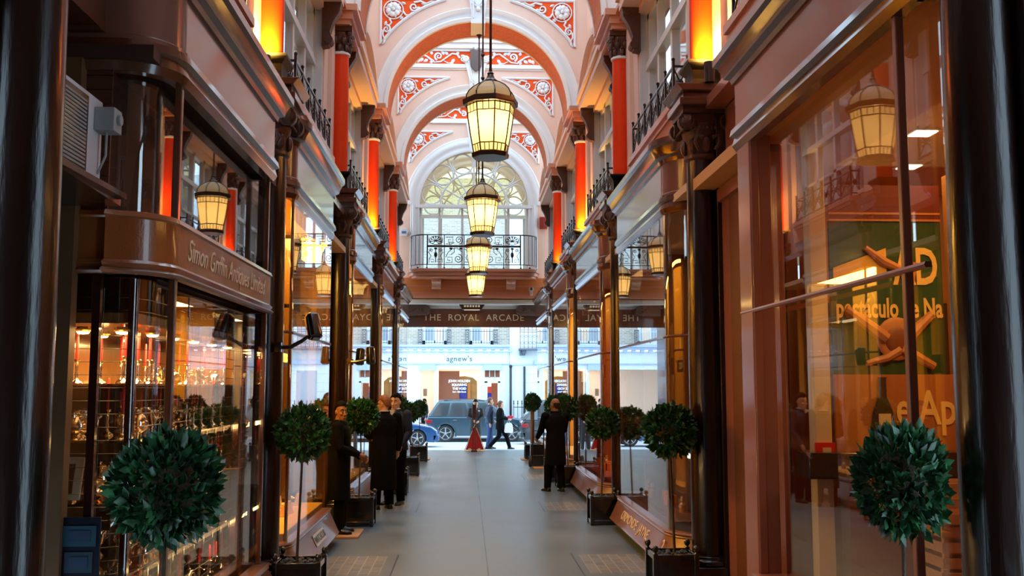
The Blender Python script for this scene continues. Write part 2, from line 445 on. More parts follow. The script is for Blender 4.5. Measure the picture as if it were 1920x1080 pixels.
def spandrel_art(mb, sx, y):
    # rosette
    cx, cz = sx*1.76, 9.74
    mb.tube([(cx+.2*math.cos(2*PI*k/24), y-.015, cz+.2*math.sin(2*PI*k/24)) for k in range(24)], .014, 6, closed=True)
    for q in range(6):
        a = q*PI/3+.3
        mb.ball((cx+.1*math.cos(a), y-.03, cz+.1*math.sin(a)), (.062, .035, .062), 8, 6)
        leafblob(mb, cx+.03*math.cos(a+.5), cz+.03*math.sin(a+.5), y-.02, a+.52, .15, .1)
    mb.ball((cx, y-.06, cz), (.04, .04, .04), 8, 6)
    # two scrolls running into the points of the panel
    def S_(pts): scroll_tubes(mb, [(sx*u, w) for u, w in pts], y-.02, .024, .012)
    S_(spiral(1.34, 9.80, .10, 1.5, PI)); S_([(1.56, 9.70), (1.5, 9.62), (1.42, 9.63), (1.38, 9.69)])
    S_([(1.34, 9.90), (1.2, 9.93), (1.08, 9.88), (.98, 9.93), (.88, 9.92)])
    S_(spiral(1.90, 9.32, .085, 1.5, PI/2)); S_([(1.84, 9.54), (1.80, 9.46), (1.84, 9.4), (1.9, 9.4)])
    S_([(1.97, 9.3), (1.98, 9.2), (1.93, 9.1), (1.98, 9.0)])
    for u, w, a_, l in ((1.5, 9.86, .4, .12), (1.2, 9.80, -.3, .12), (1.08, 9.86, .2, .12), (1.9, 9.5, -1.2, .12), (1.8, 9.22, .9, .11), (1.94, 9.12, -1.4, .12), (1.56, 9.6, -.8, .1)):
        leafblob(mb, sx*u, w, y-.012, a_ if sx > 0 else PI-a_, l, .06)

def frieze_art(mb, sx, y, zc=10.52):
    def S_(pts, r0=.03, r1=.014): scroll_tubes(mb, [(sx*u, w) for u, w in pts], y-.025, r0, r1)
    S_([(.42, zc+.0), (.5, zc+.1), (.62, zc+.12), (.76, zc+.02), (.92, zc-.1), (1.1, zc-.12), (1.22, zc-.04)])
    S_(spiral(.98, zc+.04, .11, 1.5, -1.2)); S_(spiral(1.78, zc-.02, .07, 1.3, 0))
    S_([(1.1, zc-.1), (1.3, zc+.04), (1.5, zc+.1), (1.62, zc+.06), (1.75, zc+.06)], .026, .016)
    S_(spiral(.34, zc-.02, .09, 1.4, 1)); S_([(.6, zc-.12), (.72, zc-.14), (.84, zc-.08)], .018, .01)
    for u, w, a_, l in ((.56, zc-.02, -.9, .14), (.72, zc+.1, .5, .14), (.84, zc+.08, 1.2, .14), (.9, zc+.12, 2.0, .12), (1.16, zc+.08, 1.5, .13), (1.25, zc-.03, -.6, .15), (1.38, zc-.0, -.9, .14), (1.48, zc-.02, -1.2, .13), (1.12, zc-.1, -.2, .1), (.66, zc-.1, -2.2, .1), (.46, zc+.1, 1.2, .1)):
        leafblob(mb, sx*u, w, y-.012, a_ if sx > 0 else PI-a_, l, .085)

WHERE = ['over the camera end of the arcade', 'first across the view', 'second from the camera', 'third from the camera', 'fourth and farthest before the end window']
def make_arch():
    # built round y = 0 (front face), springing at z = 7.68, reused at each column line
    root = thing('archway', '', 'arch', (0, 0, 0), local=True)
    cz = 7.66; T = .95
    m = MB(); archwall(m, cz, 1.90, 0, T, 2.36, 10.24)
    m.prism([(-2.36, 9.6), (-2.36, 10.24), (-1.7, 10.24)], 'y', 0.001, T-.001); m.prism([(2.36, 9.6), (1.7, 10.24), (2.36, 10.24)], 'y', 0.001, T-.001)
    m.build('arch_wall', PINK, root, ang=.4)
    s_ = MB(); arcsweep(s_, cz, [(1.875, .05), (1.902, .05), (1.902, T-.05), (1.875, T-.05)]); s_.build('soffit', SOFFIT, root)
    mo = MB()
    for y, sg in ((0, -1), (T, 1)):
        arcsweep(mo, cz, [(1.86, y+sg*-.05), (1.86, y+sg*.03), (1.93, y+sg*.05), (1.96, y+sg*.02), (2.03, y+sg*.03), (2.06, y+sg*.05), (2.13, y+sg*.07), (2.15, y+sg*.04), (2.15, y)])
    mo.build('moulding', WHITE, root, ang=.9)
    for sx in (-1, 1):
        poly = [(sx*2.02, 9.99), (sx*.68, 9.99)]+[(sx*2.42*math.sin(R(a)), cz+2.42*math.cos(R(a))) for a in [16.3+(56.6-16.3)*k/12 for k in range(13)]]
        p = MB(); p.prism(poly, 'y', -.006, .004); po = p.build('spandrel_panel', ORANGE, root)
        f = MB()
        cx = sum(a for a, b in poly)/len(poly); cz2 = sum(b for a, b in poly)/len(poly)
        f.tube([(a, -.012, b) for a, b in poly], .034, 6, closed=True)
        f.build('panel_frame', WHITE, po)
        q = MB(); spandrel_art(q, sx, -.008); q.build('rosette_scrollwork', WHITE, po, ang=.9)
    fr = MB(); fr.box(-2.36, 2.36, .02, T-.02, 10.34, 10.70); fro = fr.build('frieze', ORANGE, root)
    for s3 in (-1, 1): q = MB(); frieze_art(q, s3, .02); q.build('scrollwork', WHITE, fro, ang=.9)
    c = MB(); c.box(-2.36, 2.36, -.07, T+.07, 10.24, 10.34); c.box(-2.36, 2.36, -.03, T+.03, 10.20, 10.24)
    c.box(-2.36, 2.36, -.04, T+.04, 10.70, 10.76); c.box(-2.36, 2.36, -.1, T+.1, 10.76, 10.90); c.box(-2.36, 2.36, -.16, T+.16, 10.90, 11.02)
    c.build('cornice', WHITE, root)
    k = MB()
    k.prism([(-.13, 9.47), (.13, 9.47), (.17, 9.9), (.3, 10.45), (-.3, 10.45), (-.17, 9.9)], 'y', -.12, T*.6)
    k.box(-.15, .15, -.15, T*.6, 9.43, 9.5)
    for sx in (-1, 1):
        k.cyl((sx*.26, -.15, 10.46), (sx*.26, .1, 10.46), .085, seg=16)
        k.tube([(x, -.155, z) for x, z in spiral(sx*.26, 10.46, .07, 1.6, 0, sx)], .012, 5)
        k.tube([(sx*.2, -.14, 10.4), (sx*.13, -.15, 10.15), (sx*.1, -.15, 9.95), (sx*.1, -.14, 9.55)], .018, 6)
    for q in range(5): leafblob(k, 0, 9.78, -.13, R(30+30*q), .17, .06)
    k.ball((0, -.14, 9.74), (.05, .04, .05), 8, 6); k.ball((0, -.16, 10.76), (.05, .05, .07), 8, 6)
    for q in range(5): leafblob(k, 0, 10.74, -.16, R(20+35*q), .1, .05)
    ko = k.build('keystone', WHITE, root, ang=.7)
    s2 = MB(); sh = [(-.16, 10.68), (-.08, 10.70), (0, 10.67), (.08, 10.70), (.16, 10.68), (.14, 10.58), (.15, 10.4), (.13, 10.24), (.07, 10.16), (0, 10.10), (-.07, 10.16), (-.13, 10.24), (-.15, 10.4), (-.14, 10.58)]
    s2.prism(sh, 'y', -.2, -.15); s2.build('shield', mat('shield_brown', (.10, .06, .05), .3, .2, .3), ko, bevel=.01)
    # tie bar and the little glazed wheel over it, under the roof
    t = MB(); t.box(-2.3, 2.3, .4, .5, 11.03, 11.1)
    for Rr in (.34, .42, .86, 1.3): t.tube([(Rr*math.cos(R(a)), .45, 11.1+Rr*math.sin(R(a))) for a in range(0, 181, 9)], .03, 6)
    for a in range(18, 180, 24): t.tube([(.42*math.cos(R(a)), .45, 11.1+.42*math.sin(R(a))), (1.3*math.cos(R(a)), .45, 11.1+1.3*math.sin(R(a)))], .022, 5)
    t.build('roof_truss', WPAINT, root)
    t = MB(); t.box(-2.3, 2.3, .1, .3, 11.02, 11.12); t.build('lead_flashing', mat('lead', (.16, .2, .24), .5), root)
    return root
arch0 = make_arch()
labs = ['pink arch nearest the camera, above the edge of the view, with orange floral corner panels',
        'pink arch on the second pair of columns, its curve above the view',
        'pink arch on the third pair of columns, high over the big lanterns, mostly above view',
        'largest fully seen pink arch with white rosettes on orange panels behind the front lantern',
        'smaller pink arch framing the fanlight window, nested inside the largest one']
for k, d in enumerate(D):
    o = arch0 if k == 0 else copy_tree(arch0)
    o.location = (0, d-.05, 0); tag(o, labs[k], 'arch', 'arches across the arcade')

# ------------------------------------------------------------------ end wall with fanlight
def fan_window(name, Y, T, label_n, cz=7.6, wallX=2.36):
    m = MB(); archwall(m, cz, 1.72, Y, Y+T, wallX, 10.24)
    m.prism([(-wallX, 9.6), (-wallX, 10.24), (-1.7, 10.24)], 'y', Y+.001, Y+T-.001); m.prism([(wallX, 9.6), (1.7, 10.24), (wallX, 10.24)], 'y', Y+.001, Y+T-.001)
    for sx in (-1, 1):
        m.box(min(sx*1.72, sx*wallX), max(sx*1.72, sx*wallX), Y, Y+T, 5.5, cz)
    m.box(-wallX, wallX, Y, Y+T, 4.66, 5.5)
    m.box(-wallX, wallX, Y, Y+T, 10.24, 11.0)
    w = struct(name, m, PINK, ang=.4)
    mo = MB(); pr = [(1.70, Y+.05), (1.70, Y-.02), (1.76, Y-.04), (1.80, Y-.02), (1.88, Y-.03), (1.92, Y-.06), (2.02, Y-.08), (2.06, Y-.05), (2.12, Y-.06), (2.15, Y-.02), (2.15, Y+.01)]
    arcsweep(mo, cz, pr)
    for sx in (-1, 1): mo.rings([[(sx*(1.70+(r-1.70)*.62), y, z) for r, y in pr] for z in (5.5, cz)])
    mo.box(-1.9, 1.9, Y-.05, Y+.1, 7.50, 7.58)
    mo.build('moulding', WHITE, w, ang=.9)
    root = bpy.data.objects.new('window_%d' % label_n, None); COL.objects.link(root); root.location = (0, Y+.15, 5.5)
    ROOTLOC[root.name] = Vector(root.location); root['kind'] = 'structure'
    f = MB(); yy = Y+.15
    def ring(cx, cz_, r, t=.028, a0=0, a1=360, n=28):
        pts = [(cx+r*math.cos(R(a0+(a1-a0)*k/n)), yy, cz_+r*math.sin(R(a0+(a1-a0)*k/n))) for k in range(n+(0 if a1-a0 == 360 else 1))]
        f.tube(pts, t, 6, closed=(a1-a0 == 360))
    ring(0, cz, 1.05, .035, 0, 180); ring(0, cz, .5, .03, 0, 180)
    for q in range(6): a = R(15+30*q); ring(1.38*math.cos(a), cz+1.38*math.sin(a), .315)
    for q in range(1, 6):
        a = R(30*q); f.tube([(0.0 if q % 2 else .0, yy, cz), (1.72*math.cos(a), yy, cz+1.72*math.sin(a))], .028, 6)
    f.box(-1.74, 1.74, yy-.06, yy+.05, cz-.08, cz+.03)
    for x in (-1.68, -1.08, -.37, .37, 1.08, 1.68): f.box(x-.035, x+.035, yy-.04, yy+.04, 5.5, cz)
    f.box(-1.72, 1.72, yy-.04, yy+.04, 5.5, 5.6)
    f.build('window_frame', WPAINT, root)
    g = MB(); g.prism([(1.72*math.cos(PI*k/40), cz+1.72*math.sin(PI*k/40)) for k in range(41)], 'y', yy+.01, yy+.016); g.build('fanlight_pane', glass_mat('amber_glass_%d' % label_n, .03, (.97, .94, .80)), root)
    g = MB(); g.box(-1.72, 1.72, yy+.01, yy+.016, 5.5, cz); g.build('pane', SKYGLASS, root)
    return w
wall_end = fan_window('wall_end', WALLY, .32, 40)
fan_window('wall_front', 32.0, .35, 41)
m = MB(); m.box(-2.3, 2.3, WALLY-.012, WALLY, 4.78, 5.3); m.build('lower_glow_panel', mat('painted_orange_glow', (.60, .22, .07), .4, 0, .2, .05, 3), wall_end)  # warm lamp glow painted as an orange panel over the pink wall
m = MB()
for a, b, c in ((4.66, 4.78, .10), (4.78, 4.86, .04), (5.02, 5.06, .03)): m.box(-2.3, 2.3, WALLY-c, WALLY+.01, a, b)
m.build('wall_moulding', PINKD, wall_end)
for sx in (-1, 1):
    M_ = Matrix.Translation((0, WALLY, -.06)); cz = 7.66
    poly = [(sx*2.02, 9.99), (sx*.68, 9.99)]+[(sx*2.42*math.sin(R(a)), cz+2.42*math.cos(R(a))) for a in [16.3+(56.6-16.3)*k/12 for k in range(13)]]
    p = MB(); p.M = M_; p.prism(poly, 'y', -.008, .004); po = p.build('spandrel_panel', ORANGE, wall_end)
    f = MB(); f.M = M_; f.tube([(a, -.012, b) for a, b in poly], .034, 6, closed=True); f.build('panel_frame', WHITE, po)
    q = MB(); q.M = M_; spandrel_art(q, sx, -.01); q.build('rosette_scrollwork', WHITE, po, ang=.9)
k = MB(); k.M = Matrix.Translation((0, WALLY, 0)); k.prism([(-.13, 9.27), (.13, 9.27), (.2, 9.9), (.26, 10.24), (-.26, 10.24), (-.2, 9.9)], 'y', -.14, .1); k.build('keystone', WHITE, wall_end)
m = MB(); m.box(-2.3, 2.3, WALLY-.07, WALLY, 10.2, 10.34); m.box(-2.3, 2.3, WALLY-.1, WALLY, 10.72, 10.9); m.build('cornice', WHITE, wall_end)
m = MB(); m.box(-2.3, 2.3, WALLY-.01, WALLY, 10.34, 10.72); fe = m.build('frieze', ORANGE, wall_end)
for s3 in (-1, 1): q = MB(); q.M = Matrix.Translation((0, WALLY-.01, 0)); frieze_art(q, s3, 0); q.build('scrollwork', WHITE, fe, ang=.9)
# room between the two walls, lobby ceiling, outer beam
m = MB()
for sx in (-1, 1): m.box(min(sx*2.36, sx*2.6), max(sx*2.36, sx*2.6), WALLY, 32.35, 4.6, 10.3)
m.box(-2.36, 2.36, WALLY+.3, 32.05, 4.62, 4.9)
struct('wall_landing', m, CREAM)
m = MB(); m.box(-2.3, 2.3, WALLY+.02, 32.0, 4.56, 4.63); m.box(-2.2, 2.2, 31.75, 31.98, 4.48, 4.57); m.box(-2.1, 2.1, 30.2, 30.4, 4.5, 4.57)
struct('ceiling_lobby', m, mat('lobby_ceiling_paint', (.62, .60, .56), .5))
m = MB()
for sx in (-1, 1): m.box(min(sx*2.25, sx*2.6), max(sx*2.25, sx*2.6), WALLY+.9, 32.35, 0-.3, 4.62)
struct('wall_lobby', m, MAHOG)
bm_ = thing('sign_beam', 'dark brown beam over the street entrance with gold THE ROYAL ARCADE lettering', 'sign', (0, 32.05, 3.88))
m = MB(); m.box(-2.26, 2.26, 32.0, 32.25, 3.92, 4.5); m.box(-2.26, 2.26, 31.96, 32.0, 3.88, 3.95); m.box(-2.26, 2.26, 31.96, 32.0, 4.44, 4.5)
m.build('beam', mat('sign_beam_paint', (.15, .04, .02), .3, 0, .5), bm_)
text('lettering', 'THE  ROYAL  ARCADE', .30, GOLDTXT, bm_, (0.02, 31.985, 4.19), basis((1, 0, 0), (0, 0, 1)), .006, 1.0, spacing=1.12)
for sx in (-1, 1):
    b = MB(); x = sx*1.82
    b.prism([(-.36*sx+x, 4.5), (-.44*sx+x, 4.42), (-.42*sx+x, 4.33), (-.3*sx+x, 4.26), (.36*sx+x, 4.22), (.36*sx+x, 4.56), (-.3*sx+x, 4.56)], 'y', 31.3, 31.95)
    b.cyl((x-.34*sx, 31.26, 4.42), (x-.34*sx, 31.96, 4.42), .10, seg=16); b.tube([(x+u, 31.27, 4.40+v) for u, v in spiral(-.2*sx, 0, .1, 1.4, 0, sx)], .02, 6); b.tube([(x+.3*sx, 31.28, 4.3), (x, 31.27, 4.45), (x-.2*sx, 31.27, 4.3)], .02, 6)
    tag(b.build('ceiling_bracket', CAPB, None, bevel=.01), 'dark carved bracket under the lobby ceiling, %s end of the lettered beam' % SIDE[sx], 'bracket', 'brackets at the lettered beam')
# ------------------------------------------------------------------ end balcony
bal = thing('balcony', 'bowed pink balcony with black wrought iron scroll railing under the fanlight window', 'balcony', (0, 29.7, 5.28))
path = [(-2.0, 30.13)]+[(-1.95+.6*(1-math.cos(R(a))), 30.0-.6*math.sin(R(a))) for a in range(0, 91, 10)]
path = [(-2.0, 30.13), (-1.98, 29.95)]+arc(-1.42, 29.9, .56, 180, 270, 8)+arc(1.42, 29.9, .56, 270, 360, 8)+[(1.98, 29.95), (2.0, 30.13)]
m = MB(); m.prism([(x*1.02, y-.05 if y < 30 else y) for x, y in path], 'z', 5.40, 5.5); m.prism(path, 'z', 5.30, 5.40); m.prism([(x*.97, y+.06 if y < 30 else y) for x, y in path], 'z', 5.24, 5.30)
m.build('balcony_slab', PINKD, bal, bevel=.012)
for sx in (-1, 1):
    b = MB(); x = sx*1.15
    b.prism([(WALLY, 4.92), (WALLY-.12, 4.95), (WALLY-.16, 5.04), (WALLY-.2, 5.12), (WALLY-.34, 5.17), (WALLY-.36, 5.24), (WALLY, 5.24)], 'x', x-.14, x+.14)
    for q in (-.07, .07):
        b.cyl((x+q-.06, WALLY-.29, 5.17), (x+q+.06, WALLY-.29, 5.17), .07, seg=12); b.cyl((x+q-.06, WALLY-.12, 5.0), (x+q+.06, WALLY-.12, 5.0), .055, seg=12)
    b.build('bracket', mat('bracket_stone', (.72, .46, .36), .6), bal, bevel=.006)
rail = MB()
rp = arc(-1.40, 29.9, .54, 180, 270, 10)+arc(1.40, 29.9, .54, 270, 360, 10)
rp = [(-1.94, 30.12)]+rp+[(1.94, 30.12)]
for z, t in ((6.53, .02), (5.62, .013)): rail.tube([(x, y, z) for x, y in rp], t, 6)
Yr = 29.36
for x, y in arc(-1.40, 29.9, .54, 180, 270, 6)+arc(1.40, 29.9, .54, 270, 360, 6): rail.cyl((x, y, 5.62), (x, y, 6.53), .010, seg=5)
for sx in (-1, 1):
    for y in (29.98, 30.08): rail.cyl((sx*1.94, y, 5.62), (sx*1.94, y, 6.53), .010, seg=5)
for x in (-1.42, -.9, -.3, .3, .9, 1.42): rail.cyl((x, Yr, 5.5), (x, Yr, 6.53), .014, seg=6); rail.ball((x, Yr, 5.52), .03, 8, 5)
for x in (-1.94, 1.94, -1.7, 1.7): rail.ball((x, 29.9 if abs(x) > 1.9 else 29.45, 5.53), .03, 8, 5)
rail.build('railing', IRON, bal)
orn = MB()
orn.box(-1.42, 1.42, Yr-.012, Yr+.012, 6.15, 6.21)
for sx in (-1, 1):
    def T(pts, r=.011): orn.tube([(sx*x, Yr, z) for x, z in pts], r, 5)
    # outer panel: flower over an urn between keys
    T([(1.36, 5.68), (1.36, 5.78), (1.22, 5.78), (1.22, 5.70), (1.30, 5.70)]); T([(.96, 5.68), (.96, 5.78), (1.10, 5.78), (1.10, 5.70), (1.02, 5.70)])
    T([(1.36, 5.78), (1.30, 5.88), (1.38, 6.0), (1.30, 6.08)]); T([(.96, 5.78), (1.02, 5.88), (.94, 6.0), (1.02, 6.08)])
    T(spiral(1.30, 6.05, .06, 1.2, 0)); T(spiral(1.02, 6.05, .06, 1.2, PI, -1))
    T([(1.16, 5.68), (1.16, 6.13)], .016); orn.ball((sx*1.16, Yr, 5.92), (.05, .02, .09), 8, 6)
    for q in range(7): a = R(q*30); T([(1.16, 6.33), (1.16+.15*math.cos(a), 6.33+.13*math.sin(a))], .012); orn.ball((sx*(1.16+.15*math.cos(a)), Yr, 6.33+.13*math.sin(a)), (.025, .015, .025), 6, 4)
    T([(.95, 6.45), (.95, 6.3), (1.06, 6.25), (1.16, 6.33), (1.26, 6.25), (1.37, 6.3), (1.37, 6.45)])
    T([(1.16+.19*math.cos(R(a)), 6.36+.13*math.sin(R(a))) for a in range(0, 361, 24)])
    # middle panel: greek key and big spiral, above and below the bar
    T([(.86, 5.68), (.66, 5.68), (.66, 5.84), (.80, 5.84), (.80, 5.75), (.72, 5.75)]); T(spiral(.48, 5.80, .14, 1.8, PI/2, 1), .012)
    T([(.86, 5.84), (.78, 6.0), (.66, 6.1), (.5, 6.12), (.36, 6.0)]); T([(.6, 6.13), (.6, 6.0), (.7, 5.92)])
    T([(.86, 6.46), (.64, 6.46), (.64, 6.3), (.78, 6.3), (.78, 6.38), (.70, 6.38)]); T(spiral(.46, 6.37, .13, 1.8, -PI/2, -1), .012)
    T([(.74, 6.3), (.74, 6.22)]); T([(.86, 6.25), (.7, 6.24), (.6, 6.3)])
    # centre panel
    T(spiral(.15, 5.82, .12, 1.7, PI, -1)); T(spiral(.15, 6.36, .1, 1.7, PI, 1)); T([(.0, 5.68), (.0, 6.5)], .014); T([(.28, 6.1), (.15, 6.0), (.05, 6.1)]); T([(.28, 5.7), (.12, 5.7)])
    for x in (.4, .7, 1.16): orn.ball((sx*x, Yr, 6.11), (.05, .015, .035), 6, 5)
orn.build('scrollwork', IRON, bal)

# ------------------------------------------------------------------ columns
def lower_column():
    root = thing('column', '', 'column', (0, 0, 0), local=True)      # local: x = outward from arcade centre, axis at 0
    s = MB(); s.lathe([(.172, .34), (.17, 2.2), (.155, 4.14)], seg=28); s.build('shaft', COLBLK, root)
    b = MB(); b.box(-.2, .3, -.22, .22, 0, .26); b.lathe([(.21, .26), (.225, .28), (.22, .31), (.195, .325), (.2, .345), (.17, .36)], seg=24); b.build('base', BLACK, root, bevel=.008)
    p = MB(); p.box(.08, .33, -.23, .23, 0.26, 4.66); p.build('pier', COLBLK, root, bevel=.006)
    c = MB()
    c.lathe([(.158, 4.14), (.185, 4.16), (.185, 4.19), (.16, 4.2), (.165, 4.3), (.2, 4.42), (.215, 4.5), (.19, 4.52)], seg=20)
    for q in range(8):
        a = q*PI/4
        for zz, r_, h in ((4.28, .175, .13),):
            c.ball((r_*math.cos(a), r_*math.sin(a), zz), (.045, .045, h*.6), 7, 6)
    c.box(-.24, .24, -.24, .24, 4.58, 4.65); c.box(-.2, .2, -.2, .2, 4.5, 4.58)
    for sx in (-1, 1):
        for sy in (-1, 1):
            ctr = (sx*.2, sy*.2, 4.49)
            # volutes on front and side faces
            c.cyl((ctr[0]-.0, sy*.17, 4.49), (ctr[0], sy*.235, 4.49), .085, seg=14)
            c.tube([(ctr[0]+x, sy*.24, 4.49+z) for x, z in spiral(0, 0, .075, 1.8, PI/2, sx)], .012, 5)
            c.cyl((sx*.17, ctr[1], 4.49), (sx*.235, ctr[1], 4.49), .085, seg=14)
            c.tube([(sx*.24, ctr[1]+x, 4.49+z) for x, z in spiral(0, 0, .075, 1.8, PI/2, sy)], .012, 5)
            c.tube([(sx*.08, sy*.21, 4.22), (sx*.12, sy*.225, 4.3), (sx*.1, sy*.23, 4.36), (sx*.05, sy*.23, 4.34)], .022, 6)
    for k in range(7):
        for s_ in (-1, 1): c.ball((-.12+.04*k, s_*.215, 4.44), (.015, .02, .018), 6, 4); c.ball((s_*.215, -.12+.04*k, 4.44), (.02, .015, .018), 6, 4)
    c.build('capital', CAPB, root, ang=.7)
    e = MB(); e.box(-.28, .3, -.3, .3, 4.65, 4.72); e.box(-.24, .3, -.26, .26, 4.72, 4.78); e.prism([(-.26, 4.78), (-.32, 4.85), (.3, 4.85), (.3, 4.78)], 'y', -.33, .33)
    e.build('cornice_block', FASCB, root, bevel=.006)
    return root
def upper_column():
    root = thing('column', '', 'column', (0, 0, 0), local=True)
    p = MB(); rr = []
    for z, h in ((4.85, .16), (4.95, .145), (5.04, .15), (5.10, .20), (5.13, .20)): rr.append([(-h, -h, z), (h, -h, z), (h, h, z), (-h, h, z)])
    p.rings(rr); p.build('pedestal', mat('matt_black', (.006, .006, .007), .5, spec=.2), root, smooth=False)
    s = MB(); s.lathe([(.132, 5.12), (.132, 6.2), (.122, 6.96)], seg=32); s.build('shaft', REDCOL, root)
    w = MB(); w.lathe([(.122, 6.95), (.145, 6.96), (.148, 6.985), (.13, 7.0)], seg=24); w.build('astragal', WHITE, root)
    c = MB(); c.lathe([(.12, 6.99), (.125, 7.12), (.155, 7.25), (.17, 7.29), (.15, 7.3)], seg=20)
    for row, (zz, r_, nn) in enumerate(((7.06, .135, 8), (7.17, .155, 8))):
        for q in range(nn):
            a = 2*PI*(q+.5*row)/nn
            c.ball((r_*math.cos(a), r_*math.sin(a), zz), (.04, .04, .07), 7, 6); c.ball(((r_+.03)*math.cos(a), (r_+.03)*math.sin(a), zz+.05), (.022, .022, .02), 6, 4)
    for a in (45, 135, 225, 315):
        c.ball((.2*math.cos(R(a)), .2*math.sin(R(a)), 7.27), (.035, .035, .04), 8, 6)
    c.prism([(-.19, -.19), (0, -.165), (.19, -.19), (.165, 0), (.19, .19), (0, .165), (-.19, .19), (-.165, 0)], 'z', 7.30, 7.38)
    c.build('capital', CAPB, root, ang=.7)
    return root
lc, uc = lower_column(), upper_column()
firstL = firstU = True
NAMES = ['nearest to the camera at the edge of the view', 'second from the camera', 'third from the camera', 'fourth from the camera', 'farthest from the camera']
LOWX = ['beside the antique silver shop', 'between the silver shop and the watch shop', 'behind the man watching the camera', 'behind the two men in suits', 'close to the street entrance']
for i, d in enumerate(D):
    for sx in (-1, 1):
        o = lc if firstL else copy_tree(lc); firstL = False
        o.location = (sx*2.12, d, 0); o.scale = (sx, 1, 1) if sx > 0 else (1, 1, 1); o.rotation_euler = (0, 0, 0 if sx > 0 else PI)
        tag(o, 'glossy dark brown lower column on the %s, %s' % (SIDE[sx], NAMES[i]), 'column', 'dark shopfront columns')
        if i == 0: continue
        o = uc if firstU else copy_tree(uc); firstU = False
        o.location = (sx*2.15, d, 0)
        nm = ['', 'largest and nearest, cut by the top edge', 'second nearest', 'third nearest', 'farthest'][i]
        tag(o, 'orange-red upper column on the %s with carved brown capital, %s' % (SIDE[sx], nm), 'column', 'red upper columns')

def light(kind, name, loc, energy, color, size=.1, rot=None, sizey=None, spot=None, blend=.6, spread=None):
    l = bpy.data.lights.new(name, kind); l.energy = energy; l.color = color
    if kind == 'AREA':
        l.size = size
        if sizey: l.shape = 'RECTANGLE'; l.size_y = sizey
        if spread: l.spread = spread
    elif kind == 'SUN': l.angle = size
    else: l.shadow_soft_size = size
    if kind == 'SPOT': l.spot_size = spot; l.spot_blend = blend
    o = bpy.data.objects.new(name, l); COL.objects.link(o); o.location = loc
    if rot: o.rotation_euler = rot
    return o
# uplighters standing on the cornice blocks
def uplight(sx, d, e, n):
    root = thing('uplighter', 'small black uplighter at the foot of the %s %s red column' % (n, SIDE[sx]), 'lamp', (sx*2.12, d-.34, 4.85), 'uplighters at the red columns')
    m = MB(); m.lathe([(.05, 0), (.055, .18), (.05, .2)], (sx*2.12, d-.34, 4.85), 14); m.build('housing', BLACK, root)
    m = MB(); m.lathe([(.04, .195), (.04, .205)], (sx*2.12, d-.34, 4.85), 14); m.build('lens', mat('lamp_lens_warm', (1, .6, .2), .5, emit=(1, .55, .15), es=6), root)
    light('SPOT', 'uplighter_light', (sx*2.12, d-.34, 5.08), e, (1, .50, .08), .03, (R(180-16), 0, 0), spot=R(150), blend=.5)
for i, e in ((1, 330), (3, 260), (4, 60)):
    for sx in (-1, 1):
        uplight(sx, D[i], e, ['', 'nearest', '', 'third', 'farthest'][i])

# ------------------------------------------------------------------ side balconies
def side_balcony(sx, d, lab):
    root = thing('balcony', lab, 'balcony', (sx*2.15, d+2.75, 4.9), 'side balconies over the shops')
    M = Matrix.Scale(-1, 4, (1, 0, 0)) if sx < 0 else None
    a, b = d+1.2, d+4.1
    m = MB(); m.M = M
    m.box(2.06, 2.3, a, b, 5.04, 5.12); m.box(2.09, 2.3, a+.03, b-.03, 4.98, 5.04)
    m.prism([(2.12, 4.98), (2.3, 4.98), (2.3, 4.64), (2.2, 4.7)], 'y', a+.05, b-.05)
    m.build('ledge', PINKD, root)
    r = MB(); r.M = M; x = 2.13; a, b = d+1.3, d+4.0
    for z in (5.18, 5.56): r.box(x-.012, x+.012, a, b, z-.012, z+.012); r.box(x, 2.3, a-.012, a+.012, z-.012, z+.012); r.box(x, 2.3, b-.012, b+.012, z-.012, z+.012)
    n = 6
    for k in range(n+1):
        y = a+(b-a)*k/n; r.box(x-.014, x+.014, y-.014, y+.014, 5.1, 5.62); r.ball((x, y, 5.64), .022, 6, 5)
    r.box(2.26, 2.28, a-.012, a+.012, 5.1, 5.6)
    r.build('railing', IRON, root)
    s = MB(); s.M = M; w = (b-a)/n
    for k in range(n):
        yc = a+w*(k+.5); h = .17
        for s1 in (-1, 1):
            s.tube([(x, yc-w/2+.02, 5.37-s1*h), (x, yc+w/2-.02, 5.37+s1*h)], .010, 5)
            s.tube([(x, yc+s1*.11+u, 5.37+v) for u, v in spiral(0, 0, .08, 1.5, 0, s1, 16)], .009, 5)
        s.ball((x, yc, 5.37), (.02, .05, .05), 8, 6)
    yc = a
    s.ball((2.2, a, 5.37), (.045, .015, .045), 8, 6); s.tube([(x, a, 5.2), (2.28, a, 5.54)], .009, 5); s.tube([(x, a, 5.54), (2.28, a, 5.2)], .009, 5)
    s.build('scrollwork', IRON, root)
for sx in (-1, 1):
    for i, d in enumerate(D):
        q = ['nearest', 'second', 'third', 'fourth', 'farthest'][i]
        side_balcony(sx, d, 'pink ledge with black iron railing above the %s shop on the %s' % (q, SIDE[sx]))

